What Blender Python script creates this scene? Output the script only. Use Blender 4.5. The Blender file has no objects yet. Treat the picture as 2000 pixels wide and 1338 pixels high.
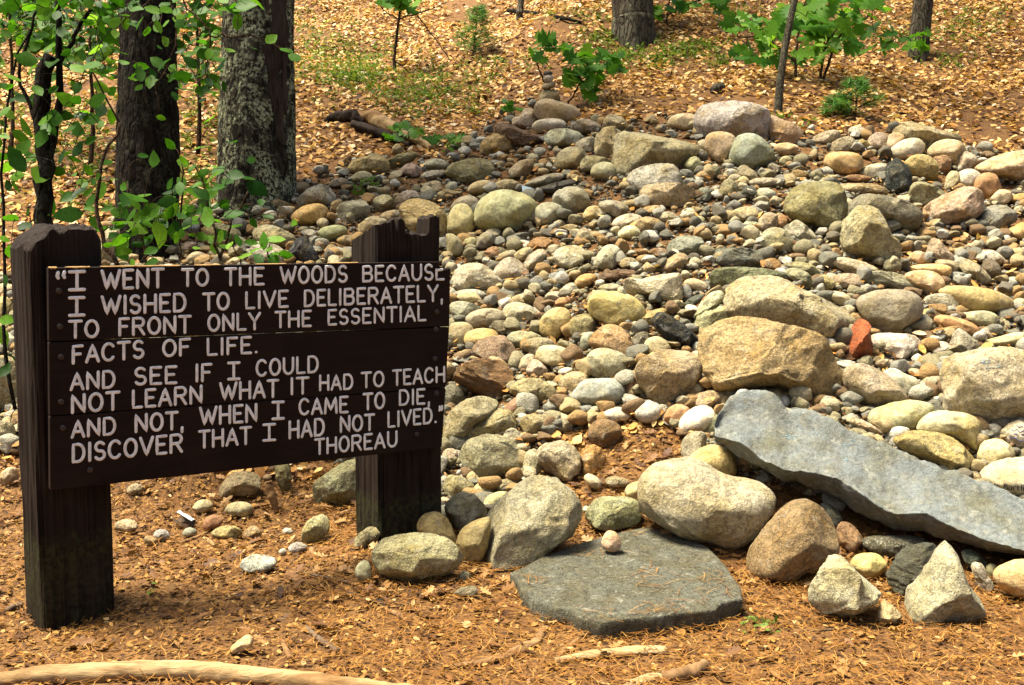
import bpy, bmesh, math, random
import numpy as np
from mathutils import Vector, Matrix

random.seed(7)
RNG = np.random.default_rng(11)
SC = bpy.context.scene
COL = SC.collection
R = math.radians

# ------------------------------------------------------------------ camera
F = 2200.0                       # focal length in photo pixels (photo 2000 x 1338)
EYE = np.array([0.0, 0.0, 1.55])
PITCH = R(5.7)
cd = bpy.data.cameras.new('camera')
cd.sensor_width = 36.0
cd.sensor_fit = 'HORIZONTAL'
cd.lens = F / 2000.0 * 36.0
cd.clip_start = 0.1
cd.clip_end = 500.0
cam = bpy.data.objects.new('camera', cd)
cam.location = EYE
cam.rotation_euler = (R(90) - PITCH, 0, 0)
COL.objects.link(cam)
SC.camera = cam

# ------------------------------------------------------------------ light
SUN_EL, SUN_AZ = 69.0, -88.0     # azimuth from +Y (into the picture), negative = left
w = bpy.data.worlds.new('World')
SC.world = w
w.use_nodes = True
nt = w.node_tree
sky = nt.nodes.new('ShaderNodeTexSky')
sky.sky_type = 'NISHITA'
sky.sun_disc = False
sky.sun_elevation = R(SUN_EL)
sky.sun_rotation = R(SUN_AZ)
sky.air_density = 1.0
sky.dust_density = 6.0
sky.ozone_density = 0.6
nt.links.new(sky.outputs[0], nt.nodes['Background'].inputs[0])
nt.nodes['Background'].inputs[1].default_value = 0.07
sd = bpy.data.lights.new('sun', 'SUN')
sd.energy = 5.0
sd.angle = R(20.0)
sd.color = (1.0, 0.91, 0.73)
so = bpy.data.objects.new('sun', sd)
sdir = Vector((math.sin(R(SUN_AZ)) * math.cos(R(SUN_EL)), math.cos(R(SUN_AZ)) * math.cos(R(SUN_EL)), math.sin(R(SUN_EL))))
so.rotation_euler = sdir.to_track_quat('Z', 'Y').to_euler()
so.location = (-6, 4, 14)
COL.objects.link(so)
SC.view_settings.view_transform = 'Standard'
SC.view_settings.look = 'None'
SC.view_settings.exposure = 1.5
SC.view_settings.gamma = 1.0
SC.cycles.use_denoising = True
SC.cycles.max_bounces = 6
SC.cycles.diffuse_bounces = 3
SC.cycles.transparent_max_bounces = 4

# ------------------------------------------------------------------ numeric helpers
PERM = RNG.permutation(512)
RV = RNG.uniform(-1, 1, 512)

def vnoise(p):
    p = np.asarray(p, float)
    i = np.floor(p).astype(np.int64)
    f = p - i
    f = f * f * (3 - 2 * f)
    out = 0.0
    for dx in (0, 1):
        wx = f[:, 0] if dx else 1 - f[:, 0]
        for dy in (0, 1):
            wy = f[:, 1] if dy else 1 - f[:, 1]
            for dz in (0, 1):
                wz = f[:, 2] if dz else 1 - f[:, 2]
                h = PERM[(PERM[(PERM[(i[:, 0] + dx) & 511] + i[:, 1] + dy) & 511] + i[:, 2] + dz) & 511]
                out = out + RV[h] * wx * wy * wz
    return out

def fbm(p, o=4):
    s, a, p = 0.0, 1.0, np.asarray(p, float)
    for k in range(o):
        s = s + a * vnoise(p + 17.3 * k)
        a *= 0.5
        p = p * 2.1
    return s

def sstep(a, b, x):
    t = np.clip((x - a) / (b - a), 0, 1)
    return t * t * (3 - 2 * t)

def istep(a, b, x):              # integral of sstep over x
    x = np.asarray(x, float)
    L = b - a
    t = np.clip((x - a) / L, 0, 1)
    return L * (t ** 3 - t ** 4 / 2) + np.maximum(x - b, 0)

def ground(x, y):
    x = np.asarray(x, float)
    y = np.asarray(y, float)
    s0 = 5.35 - 0.65 * sstep(-0.6, 1.0, x)
    h = 0.03 * np.maximum(y - 4, 0) + 0.445 * istep(s0 - 0.3, s0 + 0.9, y) - 0.10 * istep(9.4, 10.6, y)
    q = np.stack([x.ravel() * 0.55, y.ravel() * 0.55, np.zeros(x.size)], 1)
    n = (fbm(q, 3)).reshape(x.shape)
    h = h - 0.055 * np.exp(-((x + 1.84) ** 2 + (y - 4.35) ** 2) / 0.16) + 0.10 * np.exp(-((x + 0.42) ** 2 + (y - 5.15) ** 2) / 0.30)
    return h + n * 0.05 * sstep(4.5, 7, y) + n * 0.012 + 0.10 * n * sstep(10, 14, y)

CP, SP = math.cos(PITCH), math.sin(PITCH)
def ray(px, py):
    a = (np.asarray(px, float) - 1000) / F
    b = (669 - np.asarray(py, float)) / F
    return np.stack([a, CP + b * SP, -SP + b * CP], -1)     # unit of view depth

def at(px, py, d):               # point of a pixel ray at view depth d
    return EYE + ray(px, py) * np.asarray(d, float)[..., None] if np.ndim(d) else EYE + ray(px, py) * d

def depth_of(P):
    P = np.asarray(P, float) - EYE
    return P[..., 1] * CP - P[..., 2] * SP

DS = np.concatenate([np.arange(2.5, 14, 0.05), np.arange(14, 60, 0.25)])
def hit(px, py):
    r = ray(px, py)
    P = EYE + r[None, :] * DS[:, None]
    g = P[:, 2] - ground(P[:, 0], P[:, 1])
    k = int(np.argmax(g < 0))
    if not (g < 0).any():
        k = len(DS) - 1
    if k == 0:
        return P[0]
    t = g[k - 1] / (g[k - 1] - g[k])
    return P[k - 1] * (1 - t) + P[k] * t

def hits(px, py):                # many pixels
    px = np.asarray(px, float); py = np.asarray(py, float)
    r = ray(px, py)
    out = np.zeros((len(px), 3)); todo = np.ones(len(px), bool)
    pg = None; pP = None
    for d in DS:
        P = EYE + r * d
        g = P[:, 2] - ground(P[:, 0], P[:, 1])
        if pg is not None:
            m = todo & (g < 0)
            t = (pg / np.maximum(pg - g, 1e-9))[:, None]
            out[m] = (pP * (1 - t) + P * t)[m]
            todo &= ~m
            if not todo.any():
                break
        pg, pP = g, P
    out[todo] = pP[todo]
    return out

def project(P):
    P = np.asarray(P, float) - EYE
    d = P[..., 1] * CP - P[..., 2] * SP
    u = P[..., 1] * SP + P[..., 2] * CP
    return 1000 + F * P[..., 0] / d, 669 - F * u / d, d

def inpoly(px, py, poly):
    px = np.asarray(px, float); py = np.asarray(py, float)
    r = np.zeros(px.shape, bool)
    n = len(poly)
    for i in range(n):
        x1, y1 = poly[i]; x2, y2 = poly[(i + 1) % n]
        c = ((y1 > py) != (y2 > py)) & (px < (x2 - x1) * (py - y1) / ((y2 - y1) if y2 != y1 else 1e-9) + x1)
        r ^= c
    return r

# ------------------------------------------------------------------ mesh helpers
def mesh_np(name, V, Fq, mat, smooth=False, parent=None, loc=None, k=4):
    V = np.asarray(V, np.float32)
    if loc is not None:
        V = V - np.asarray(loc, np.float32)
    me = bpy.data.meshes.new(name)
    Fq = np.asarray(Fq, np.int32).reshape(-1, k)
    me.vertices.add(len(V)); me.vertices.foreach_set('co', V.ravel())
    me.loops.add(Fq.size); me.loops.foreach_set('vertex_index', Fq.ravel())
    me.polygons.add(len(Fq))
    me.polygons.foreach_set('loop_start', np.arange(0, Fq.size, k, dtype=np.int32))
    me.polygons.foreach_set('loop_total', np.full(len(Fq), k, np.int32))
    me.update(calc_edges=True); me.validate()
    if smooth:
        me.polygons.foreach_set('use_smooth', np.ones(len(Fq), bool))
    me.materials.append(mat)
    o = bpy.data.objects.new(name, me)
    COL.objects.link(o)
    if loc is not None:
        o.location = loc
    if parent is not None:
        o.parent = parent
        if loc is None:
            o.matrix_parent_inverse = Matrix.Identity(4)
            o.location = -parent.location
    return o

def mesh_bm(name, bm, mat, parent=None, smooth=False, loc=None):
    if loc is not None:
        bmesh.ops.translate(bm, verts=bm.verts, vec=-Vector(loc))
    me = bpy.data.meshes.new(name)
    bmesh.ops.recalc_face_normals(bm, faces=bm.faces)
    bm.to_mesh(me); bm.free()
    for p in me.polygons:
        p.use_smooth = smooth
    me.materials.append(mat)
    o = bpy.data.objects.new(name, me)
    COL.objects.link(o)
    if loc is not None:
        o.location = loc
    if parent is not None:
        o.parent = parent
        if loc is None:
            o.location = -parent.location
    return o

def tag(o, label, cat, group=None):
    o['label'] = label
    o['category'] = cat
    if group:
        o['group'] = group
    return o

def empty(name, loc, label, cat, group=None):
    o = bpy.data.objects.new(name, None)
    o.empty_display_size = 0.2
    o.location = Vector(loc)
    COL.objects.link(o)
    return tag(o, label, cat, group)

ICO = {}
def ico(n):
    if n not in ICO:
        bm = bmesh.new()
        bmesh.ops.create_icosphere(bm, subdivisions=n, radius=1)
        bm.verts.ensure_lookup_table()
        V = np.array([v.co[:] for v in bm.verts]); T = np.array([[v.index for v in f.verts] for f in bm.faces])
        bm.free()
        ICO[n] = (V, T)
    return ICO[n]

def tube(path, rad, seg=8, cap=True, bump=0.0, bfreq=(3, 1.0), seed=0, round_ends=False):
    """swept tube -> V, quads (caps are fans collapsed to quads)"""
    P = np.asarray(path, float); rad = np.broadcast_to(np.asarray(rad, float), (len(P),)).copy()
    if round_ends:
        t0 = P[1] - P[0]; t0 /= np.linalg.norm(t0) + 1e-9
        t1 = P[-1] - P[-2]; t1 /= np.linalg.norm(t1) + 1e-9
        a = [P[0] - t0 * rad[0] * 0.95, P[0] - t0 * rad[0] * 0.7]
        b = [P[-1] + t1 * rad[-1] * 0.7, P[-1] + t1 * rad[-1] * 0.95]
        P = np.vstack([a, P, b])
        rad = np.concatenate([[rad[0] * 0.3, rad[0] * 0.72], rad, [rad[-1] * 0.72, rad[-1] * 0.3]])
    n = len(P)
    T = np.gradient(P, axis=0)
    T /= np.linalg.norm(T, axis=1)[:, None] + 1e-12
    ref = np.array([0.0, 1.0, 0.0]) if abs(T[0][1]) < 0.8 else np.array([1.0, 0, 0])
    V = []
    ang = np.linspace(0, 2 * np.pi, seg, endpoint=False)
    for i in range(n):
        a = np.cross(T[i], ref); a /= np.linalg.norm(a) + 1e-12
        b = np.cross(a, T[i]); ref = b
        r = rad[i]
        if bump:
            q = np.stack([np.cos(ang) * bfreq[0] + seed, np.sin(ang) * bfreq[0] + seed * 0.7, np.full(seg, i * bfreq[1])], 1)
            rr = r * (1 + bump * fbm(q, 3))
        else:
            rr = np.full(seg, r)
        V.append(P[i] + (np.cos(ang) * rr)[:, None] * a + (np.sin(ang) * rr)[:, None] * b)
    V = np.vstack(V)
    Q = []
    for i in range(n - 1):
        for j in range(seg):
            k = (j + 1) % seg
            Q.append((i * seg + j, i * seg + k, (i + 1) * seg + k, (i + 1) * seg + j))
    if cap:
        V = np.vstack([V, P[0], P[-1]])
        c0, c1 = len(V) - 2, len(V) - 1
        for j in range(0, seg, 2):
            Q.append((c0, (j + 2) % seg, (j + 1) % seg, j))
            o = (n - 1) * seg
            Q.append((c1, o + j, o + (j + 1) % seg, o + (j + 2) % seg))
    return V, np.array(Q)

class Acc:
    def __init__(s):
        s.V, s.Q, s.n = [], [], 0
    def add(s, V, Q):
        s.V.append(np.asarray(V, float)); s.Q.append(np.asarray(Q) + s.n); s.n += len(V)
    def build(s, name, mat, **kw):
        return mesh_np(name, np.vstack(s.V), np.vstack(s.Q), mat, **kw)

def resample(P, n):
    P = np.asarray(P, float)
    # Catmull-Rom through the points
    d = np.concatenate([[0], np.cumsum(np.linalg.norm(np.diff(P, axis=0), axis=1))])
    t = np.linspace(0, d[-1], n)
    if len(P) < 3:
        return np.stack([np.interp(t, d, P[:, k]) for k in range(P.shape[1])], 1)
    E = np.vstack([2 * P[0] - P[1], P, 2 * P[-1] - P[-2]])
    out = []
    for x in t:
        i = min(max(int(np.searchsorted(d, x, 'right')) - 1, 0), len(P) - 2)
        u = (x - d[i]) / (d[i + 1] - d[i] + 1e-12)
        p0, p1, p2, p3 = E[i], E[i + 1], E[i + 2], E[i + 3]
        out.append(0.5 * (2 * p1 + (p2 - p0) * u + (2 * p0 - 5 * p1 + 4 * p2 - p3) * u * u + (3 * p1 - p0 - 3 * p2 + p3) * u ** 3))
    return np.array(out)

# ------------------------------------------------------------------ materials
def lin(c):
    c = np.asarray(c, float) / 255.0
    return tuple(np.where(c <= 0.04045, c / 12.92, ((c + 0.055) / 1.055) ** 2.4)) + (1.0,)

class NT:
    def __init__(s, name):
        s.m = bpy.data.materials.new(name); s.m.use_nodes = True
        s.t = s.m.node_tree; s.b = s.t.nodes['Principled BSDF']
        s.b.inputs['Specular IOR Level'].default_value = 0.3
    def n(s, kind, **kw):
        x = s.t.nodes.new('ShaderNode' + kind)
        for k, v in kw.items():
            setattr(x, k, v)
        return x
    def put(s, sock, v):
        if hasattr(v, 'links') or hasattr(v, 'is_output'):
            s.t.links.new(v, sock)
        else:
            sock.default_value = v
    def noise(s, vec, scale, detail=4, rough=0.55, dist=0.0):
        x = s.n('TexNoise'); s.put(x.inputs['Vector'], vec)
        x.inputs['Scale'].default_value = scale; x.inputs['Detail'].default_value = detail
        x.inputs['Roughness'].default_value = rough; x.inputs['Distortion'].default_value = dist
        return x.outputs['Fac']
    def ramp(s, fac, stops, interp='LINEAR'):
        x = s.n('ValToRGB'); s.put(x.inputs[0], fac)
        x.color_ramp.interpolation = interp
        e = x.color_ramp.elements
        while len(e) < len(stops):
            e.new(0.5)
        for el, (p, c) in zip(e, stops):
            el.position = p
            el.color = c if len(c) == 4 else (*c, 1)
        return x.outputs[0]
    def f(s, fac, a, b):             # remap factor a..b -> 0..1
        return s.ramp(fac, [(a, (0, 0, 0, 1)), (b, (1, 1, 1, 1))])
    def mix(s, fac, a, b, mode='MIX'):
        x = s.n('MixRGB', blend_type=mode)
        s.put(x.inputs[0], fac); s.put(x.inputs[1], a); s.put(x.inputs[2], b)
        return x.outputs[0]
    def math(s, op, a, b=0.0):
        x = s.n('Math', operation=op); s.put(x.inputs[0], a); s.put(x.inputs[1], b)
        return x.outputs[0]
    def vmath(s, op, a, b):
        x = s.n('VectorMath', operation=op); s.put(x.inputs[0], a); s.put(x.inputs[1], b)
        return x.outputs[0]
    def bump(s, h, strength, dist, prev=None):
        x = s.n('Bump'); s.put(x.inputs['Height'], h)
        x.inputs['Strength'].default_value = strength; x.inputs['Distance'].default_value = dist
        if prev is not None:
            s.put(x.inputs['Normal'], prev)
        return x.outputs[0]
    def out(s, col=None, rough=None, nor=None):
        if col is not None: s.put(s.b.inputs['Base Color'], col)
        if rough is not None: s.put(s.b.inputs['Roughness'], rough)
        if nor is not None: s.put(s.b.inputs['Normal'], nor)
        return s.m

def rock_material(name, speck, stain, bumpk, layered=False):
    t = NT(name)
    oi = t.n('ObjectInfo'); tc = t.n('TexCoord')
    off = t.n('CombineXYZ')
    r = t.math('MULTIPLY', oi.outputs['Random'], 40.0)
    for k in range(3): t.put(off.inputs[k], r)
    v = t.vmath('ADD', tc.outputs['Object'], off.outputs[0])
    c = oi.outputs['Color']
    # broad tone shifts of the stone itself
    n1 = t.noise(v, 5.0, 6, 0.6)
    c = t.mix(t.f(n1, 0.42, 0.68), c, t.mix(1.0, c, (0.74, 0.65, 0.42, 1), 'MULTIPLY'))
    n2 = t.noise(v, 9.0, 8, 0.72, 0.8)
    c = t.mix(t.math('MULTIPLY', t.f(n2, 0.53, 0.62), stain), c, (0.14, 0.115, 0.05, 1))
    n8 = t.noise(t.vmath('ADD', v, (3.1, 9.3, 4.7)), 13.0, 8, 0.75, 0.3)
    c = t.mix(t.math('MULTIPLY', t.f(n8, 0.56, 0.62), stain * 0.7), c, (0.44, 0.43, 0.36, 1))
    n9 = t.noise(v, 7.0, 7, 0.7, 1.4)
    vein = t.ramp(n9, [(0.488, (0, 0, 0)), (0.5, (1, 1, 1)), (0.512, (0, 0, 0))])
    c = t.mix(t.math('MULTIPLY', vein, 0.5), c, (0.07, 0.055, 0.035, 1))
    n3 = t.noise(v, 42.0, 5, 0.7)
    c = t.mix(1.0, c, t.ramp(n3, [(0.28, (0.42, 0.42, 0.40)), (0.5, (0.95, 0.94, 0.9)), (0.75, (1.3, 1.27, 1.18))]), 'MULTIPLY')
    # mineral grain
    n4 = t.noise(v, 210.0, 3, 0.7)
    c = t.mix(t.math('MULTIPLY', t.f(n4, 0.57, 0.66), speck), c, (0.035, 0.035, 0.03, 1))
    n5 = t.noise(t.vmath('ADD', v, (7.1, 3.3, 1.9)), 160.0, 3, 0.7)
    c = t.mix(t.math('MULTIPLY', t.f(n5, 0.58, 0.68), speck), c, (0.62, 0.58, 0.48, 1))
    vv = v
    if layered:
        mp = t.n('Mapping'); t.put(mp.inputs[0], v); mp.inputs['Scale'].default_value = (1.5, 3, 11); mp.inputs['Rotation'].default_value = (0.25, 0.35, 0.2)
        vv = mp.outputs[0]
        n6 = t.noise(vv, 5.0, 5, 0.7, 0.5)
        c = t.mix(t.math('MULTIPLY', t.f(n6, 0.48, 0.66), 0.45), c, (0.10, 0.075, 0.04, 1))
    b1 = t.math('SUBTRACT', t.noise(vv, 14.0, 8, 0.66), t.math('MULTIPLY', vein, 0.10))
    b2 = t.noise(v, 85.0, 4, 0.6)
    nb = t.bump(b1, 0.75 * bumpk, 0.07)
    nb = t.bump(b2, 0.6 * bumpk, 0.02, nb)
    return t.out(c, t.ramp(n3, [(0.3, (0.72,) * 3), (0.7, (0.9,) * 3)]), nb)

M = {}
M['smooth'] = rock_material('smooth_stone', 0.25, 0.35, 0.45)
M['granite'] = rock_material('granite_stone', 0.75, 0.45, 0.9)
M['rough'] = rock_material('rough_stone', 0.35, 0.55, 1.2)
M['layered'] = rock_material('layered_stone', 0.3, 0.45, 1.2, True)

def bark_material(name, c0, c1, lichen, lichcol=(0.34, 0.38, 0.27, 1), fine=1.0):
    t = NT(name)
    tc = t.n('TexCoord'); v = tc.outputs['Object']
    mp = t.n('Mapping'); t.put(mp.inputs[0], v); mp.inputs['Scale'].default_value = (1, 1, 0.28)
    vv = mp.outputs[0]
    vo = t.n('TexVoronoi', feature='DISTANCE_TO_EDGE'); wn = t.n('TexNoise'); t.put(wn.inputs['Vector'], vv); wn.inputs['Scale'].default_value = 9 * fine; wn.inputs['Detail'].default_value = 4
    t.put(vo.inputs['Vector'], t.vmath('ADD', vv, t.vmath('MULTIPLY', wn.outputs['Color'], (0.16, 0.16, 0.16))))
    vo.inputs['Scale'].default_value = 16 * fine
    n1 = t.noise(vv, 22 * fine, 8, 0.7, 0.8)
    h = t.math('ADD', t.math('MULTIPLY', t.f(vo.outputs['Distance'], 0.0, 0.22), 0.55), t.math('MULTIPLY', n1, 0.8))
    c = t.ramp(h, [(0.30, c0), (0.95, c1)])
    n2 = t.noise(v, 4.5, 4, 0.7)
    n3 = t.noise(v, 38, 6, 0.75)
    m = t.math('MULTIPLY', t.f(n2, 0.44, 0.56), t.f(n3, 0.47, 0.54))
    c = t.mix(t.math('MULTIPLY', m, lichen), c, lichcol)
    nb = t.bump(h, 0.9, 0.03)
    nb = t.bump(n3, 0.4, 0.01, nb)
    t.b.inputs['Specular IOR Level'].default_value = 0.08
    return t.out(c, 0.95, nb)

M['bark_dark'] = bark_material('dark_bark', (0.0022, 0.0016, 0.0012), (0.013, 0.0098, 0.007), 0.25, (0.09, 0.1, 0.06, 1))
M['bark_lichen'] = bark_material('lichen_bark', (0.004, 0.0034, 0.0027), (0.036, 0.031, 0.022), 0.97, (0.31, 0.34, 0.21, 1))
M['bark_grey'] = bark_material('grey_bark', (0.02, 0.015, 0.011), (0.11, 0.09, 0.065), 0.4, (0.16, 0.18, 0.11, 1))
M['bark_thin'] = bark_material('thin_bark', (0.035, 0.03, 0.02), (0.15, 0.13, 0.09), 0.5, (0.2, 0.22, 0.14, 1), 2.5)
M['twig'] = bark_material('twig_bark', (0.03, 0.017, 0.01), (0.10, 0.06, 0.035), 0.1, fine=2.0)

def wood(name, a, b, scale=(1, 1, 0.1), sc=18, bump=0.5, rough=0.8):
    t = NT(name); tc = t.n('TexCoord')
    mp = t.n('Mapping'); t.put(mp.inputs[0], tc.outputs['Object']); mp.inputs['Scale'].default_value = scale
    n1 = t.noise(mp.outputs[0], sc, 8, 0.7, 0.4)
    n2 = t.noise(tc.outputs['Object'], 3.5, 4)
    c = t.ramp(n1, [(0.3, a), (0.7, b)])
    c = t.mix(t.f(n2, 0.45, 0.7), c, t.mix(1.0, c, (0.55, 0.45, 0.35, 1), 'MULTIPLY'))
    t.b.inputs['Specular IOR Level'].default_value = 0.15
    return t.out(c, rough, t.bump(n1, bump, 0.012))

def post_wood():
    m = wood('weathered_post_wood', (0.0025, 0.0016, 0.001), (0.026, 0.0155, 0.0095), (1, 1, 0.10), 19, 0.9)
    t = NT.__new__(NT); t.m = m; t.t = m.node_tree; t.b = t.t.nodes['Principled BSDF']
    tc = t.n('TexCoord'); sp = t.n('SeparateXYZ'); t.put(sp.inputs[0], tc.outputs['Object'])
    c = t.b.inputs['Base Color'].links[0].from_socket
    n = t.noise(tc.outputs['Object'], 14, 6, 0.7)
    zz = t.math('ADD', sp.outputs[2], t.math('MULTIPLY', n, 0.14))
    band = t.ramp(zz, [(0.0, (.5,) * 3), (0.36, (1,) * 3), (0.42, (0,) * 3)])
    nm = t.f(t.noise(tc.outputs['Object'], 40, 6, 0.7), 0.42, 0.6)
    c = t.mix(t.math('MULTIPLY', band, t.math('MULTIPLY', nm, 0.85)), c, (0.032, 0.036, 0.010, 1))
    grey = t.f(t.noise(tc.outputs['Object'], 5, 5, 0.6), 0.5, 0.65)
    c = t.mix(t.math('MULTIPLY', grey, 0.35), c, (0.03, 0.022, 0.017, 1))
    t.put(t.b.inputs['Base Color'], c)
    return m
M['post'] = post_wood()
M['plank'] = wood('brown_stained_plank', (0.0075, 0.0034, 0.0019), (0.0155, 0.0072, 0.004), (0.12, 0.12, 1), 30, 0.35, 0.72)
M['bare'] = wood('bare_worn_wood', (0.20, 0.11, 0.04), (0.45, 0.30, 0.13), (0.2, 0.2, 1), 40, 0.4)
M['plank_edge'] = wood('faded_plank_edge', (0.05, 0.032, 0.02), (0.16, 0.10, 0.06), (0.1, 0.1, 1), 25, 0.4)
M['deadwood'] = wood('rotten_red_wood', (0.009, 0.0062, 0.0045), (0.060, 0.042, 0.029), (1, 1, 0.12), 22, 1.2)
M['log'] = wood('barkless_log_wood', (0.17, 0.095, 0.035), (0.54, 0.39, 0.20), (0.10, 1, 1), 26, 0.9)
M['stick'] = wood('dry_stick_wood', (0.09, 0.048, 0.02), (0.33, 0.20, 0.09), (0.5, 0.5, 0.5), 20, 0.6)
M['stick_grey'] = wood('grey_stick_wood', (0.05, 0.035, 0.02), (0.20, 0.14, 0.09), (0.5, 0.5, 0.5), 20, 0.6)

def plain(name, c, rough=0.6, var=0.25, sc=60):
    t = NT(name); tc = t.n('TexCoord')
    n = t.noise(tc.outputs['Object'], sc, 5, 0.65)
    cc = t.mix(t.f(n, 0.35, 0.7), (*c, 1), tuple(x * (1 - var) for x in c) + (1,))
    return t.out(cc, rough, t.bump(n, 0.3, 0.002))
M['letter'] = plain('white_letter_paint', (0.80, 0.82, 0.80), 0.5, 0.38, 38)
M['bolt'] = plain('dark_iron_bolt', (0.035, 0.025, 0.018), 0.5, 0.4)
M['ink'] = plain('dark_ink', (0.05, 0.045, 0.04), 0.8, 0.5)
M['ink_blue'] = plain('purple_ink', (0.12, 0.12, 0.25), 0.8, 0.3)
M['chalk'] = plain('blue_chalk', (0.28, 0.43, 0.48), 0.9, 0.3)
M['birch'] = plain('birch_bark_outside', (0.62, 0.62, 0.60), 0.7, 0.5, 30)
M['birch_in'] = plain('birch_bark_inside', (0.10, 0.06, 0.035), 0.8, 0.5, 30)
M['card'] = plain('pale_blue_card', (0.45, 0.58, 0.66), 0.6, 0.2, 80)
M['moss'] = plain('green_moss', (0.10, 0.14, 0.02), 0.95, 0.7, 50)

def leaf_material(name, stops, trans=0.35, rough=0.45, spec=0.4, bump=False):
    t = NT(name)
    g = t.n('NewGeometry')
    c = t.ramp(g.outputs['Random Per Island'], stops)
    tc = t.n('TexCoord')
    n = t.noise(tc.outputs['Object'], 55, 4, 0.6)
    c = t.mix(1.0, c, t.ramp(n, [(0.3, (0.7,) * 3), (0.7, (1.15,) * 3)]), 'MULTIPLY')
    t.out(c, rough)
    t.b.inputs['Specular IOR Level'].default_value = spec
    if trans:
        tr = t.n('BsdfTranslucent'); t.put(tr.inputs[0], t.mix(1.0, c, (1.3, 1.35, 0.6, 1), 'MULTIPLY'))
        mx = t.n('MixShader'); mx.inputs[0].default_value = trans
        t.t.links.new(t.b.outputs[0], mx.inputs[1]); t.t.links.new(tr.outputs[0], mx.inputs[2])
        t.t.links.new(mx.outputs[0], t.t.nodes['Material Output'].inputs[0])
    return t.m

M['green'] = leaf_material('broad_green_leaf', [(0.0, (0.008, 0.042, 0.003)), (0.5, (0.040, 0.135, 0.006)), (0.88, (0.10, 0.24, 0.014)), (1.0, (0.16, 0.31, 0.04))], 0.52, 0.5, 0.15)
M['oak'] = leaf_material('oak_leaf', [(0.0, (0.03, 0.12, 0.008)), (0.6, (0.09, 0.25, 0.014)), (1.0, (0.20, 0.38, 0.03))], 0.5, 0.5, 0.2)
M['pine'] = leaf_material('pine_needle_green', [(0.0, (0.03, 0.12, 0.02)), (0.6, (0.08, 0.22, 0.03)), (1.0, (0.16, 0.32, 0.05))], 0.3, 0.5, 0.3)
M['cover'] = leaf_material('ground_cover_leaf', [(0.0, (0.06, 0.12, 0.012)), (0.6, (0.14, 0.22, 0.03)), (1.0, (0.25, 0.32, 0.06))], 0.3, 0.6, 0.2)
M['canopy'] = leaf_material('shade_crown_leaf', [(0.0, (0.02, 0.07, 0.01)), (1.0, (0.07, 0.16, 0.02))], 0.3, 0.5, 0.3)
M['litter'] = leaf_material('dead_oak_leaf', [(0.0, (0.06, 0.025, 0.008)), (0.22, (0.22, 0.09, 0.016)), (0.45, (0.43, 0.205, 0.04)), (0.7, (0.58, 0.33, 0.085)), (0.9, (0.68, 0.45, 0.17)), (1.0, (0.80, 0.64, 0.40))], 0.15, 0.6, 0.25)
M['litter2'] = leaf_material('crumbled_leaf', [(0.0, (0.035, 0.015, 0.006)), (0.4, (0.12, 0.053, 0.010)), (0.75, (0.30, 0.148, 0.03)), (0.95, (0.36, 0.20, 0.055)), (1.0, (0.50, 0.34, 0.15))], 0.05, 0.7, 0.2)
M['litter3'] = leaf_material('brown_oak_leaf', [(0.0, (0.05, 0.02, 0.007)), (0.45, (0.17, 0.075, 0.02)), (0.85, (0.32, 0.17, 0.055)), (1.0, (0.44, 0.28, 0.12))], 0.1, 0.6, 0.25)
M['needle'] = leaf_material('dry_pine_needle', [(0.0, (0.14, 0.05, 0.008)), (0.7, (0.28, 0.12, 0.02)), (1.0, (0.45, 0.25, 0.06))], 0.0, 0.6, 0.2)

t = NT('forest_soil')
tc = t.n('TexCoord')
n1 = t.noise(tc.outputs['Object'], 9, 8, 0.7)
n2 = t.noise(tc.outputs['Object'], 70, 6, 0.7)
c = t.ramp(n2, [(0.3, (0.055, 0.027, 0.009)), (0.55, (0.21, 0.108, 0.033)), (0.75, (0.38, 0.22, 0.075))])
c = t.mix(t.f(n1, 0.4, 0.65), c, t.mix(1.0, c, (0.6, 0.5, 0.45, 1), 'MULTIPLY'))
M['soil'] = t.out(c, 0.95, t.bump(n2, 0.8, 0.02))

def stone_mix(name, k):
    t = NT(name)
    g = t.n('NewGeometry'); tc = t.n('TexCoord')
    L = lambda *q: lin(tuple(k * x for x in q))
    c = t.ramp(g.outputs['Random Per Island'], [(0.0, L(124, 100, 70)), (0.08, L(164, 132, 84)), (0.2, L(176, 156, 112)), (0.32, L(142, 134, 102)), (0.44, L(164, 160, 140)), (0.55, L(118, 116, 100)), (0.65, L(184, 172, 136)), (0.75, L(140, 138, 124)), (0.86, L(108, 102, 86)), (0.94, L(202, 196, 176)), (1.0, L(170, 142, 96))], 'CONSTANT')
    v = tc.outputs['Object']
    n = t.noise(v, 60, 6, 0.7)
    c = t.mix(1.0, c, t.ramp(n, [(0.28, (0.5,) * 3), (0.75, (1.22,) * 3)]), 'MULTIPLY')
    n2 = t.noise(v, 22, 6, 0.7)
    c = t.mix(t.math('MULTIPLY', t.f(n2, 0.52, 0.62), 0.45), c, (0.15, 0.11, 0.045, 1))
    return t.out(c, 0.88, t.bump(t.noise(v, 90, 6, 0.65), 0.8, 0.02))
M['pebble'] = stone_mix('small_stone_mix', 0.98)
M['gravel'] = stone_mix('shaded_gravel_mix', 0.80)  # darker copy of the stone mix, shade of the gaps put into its colour
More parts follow.
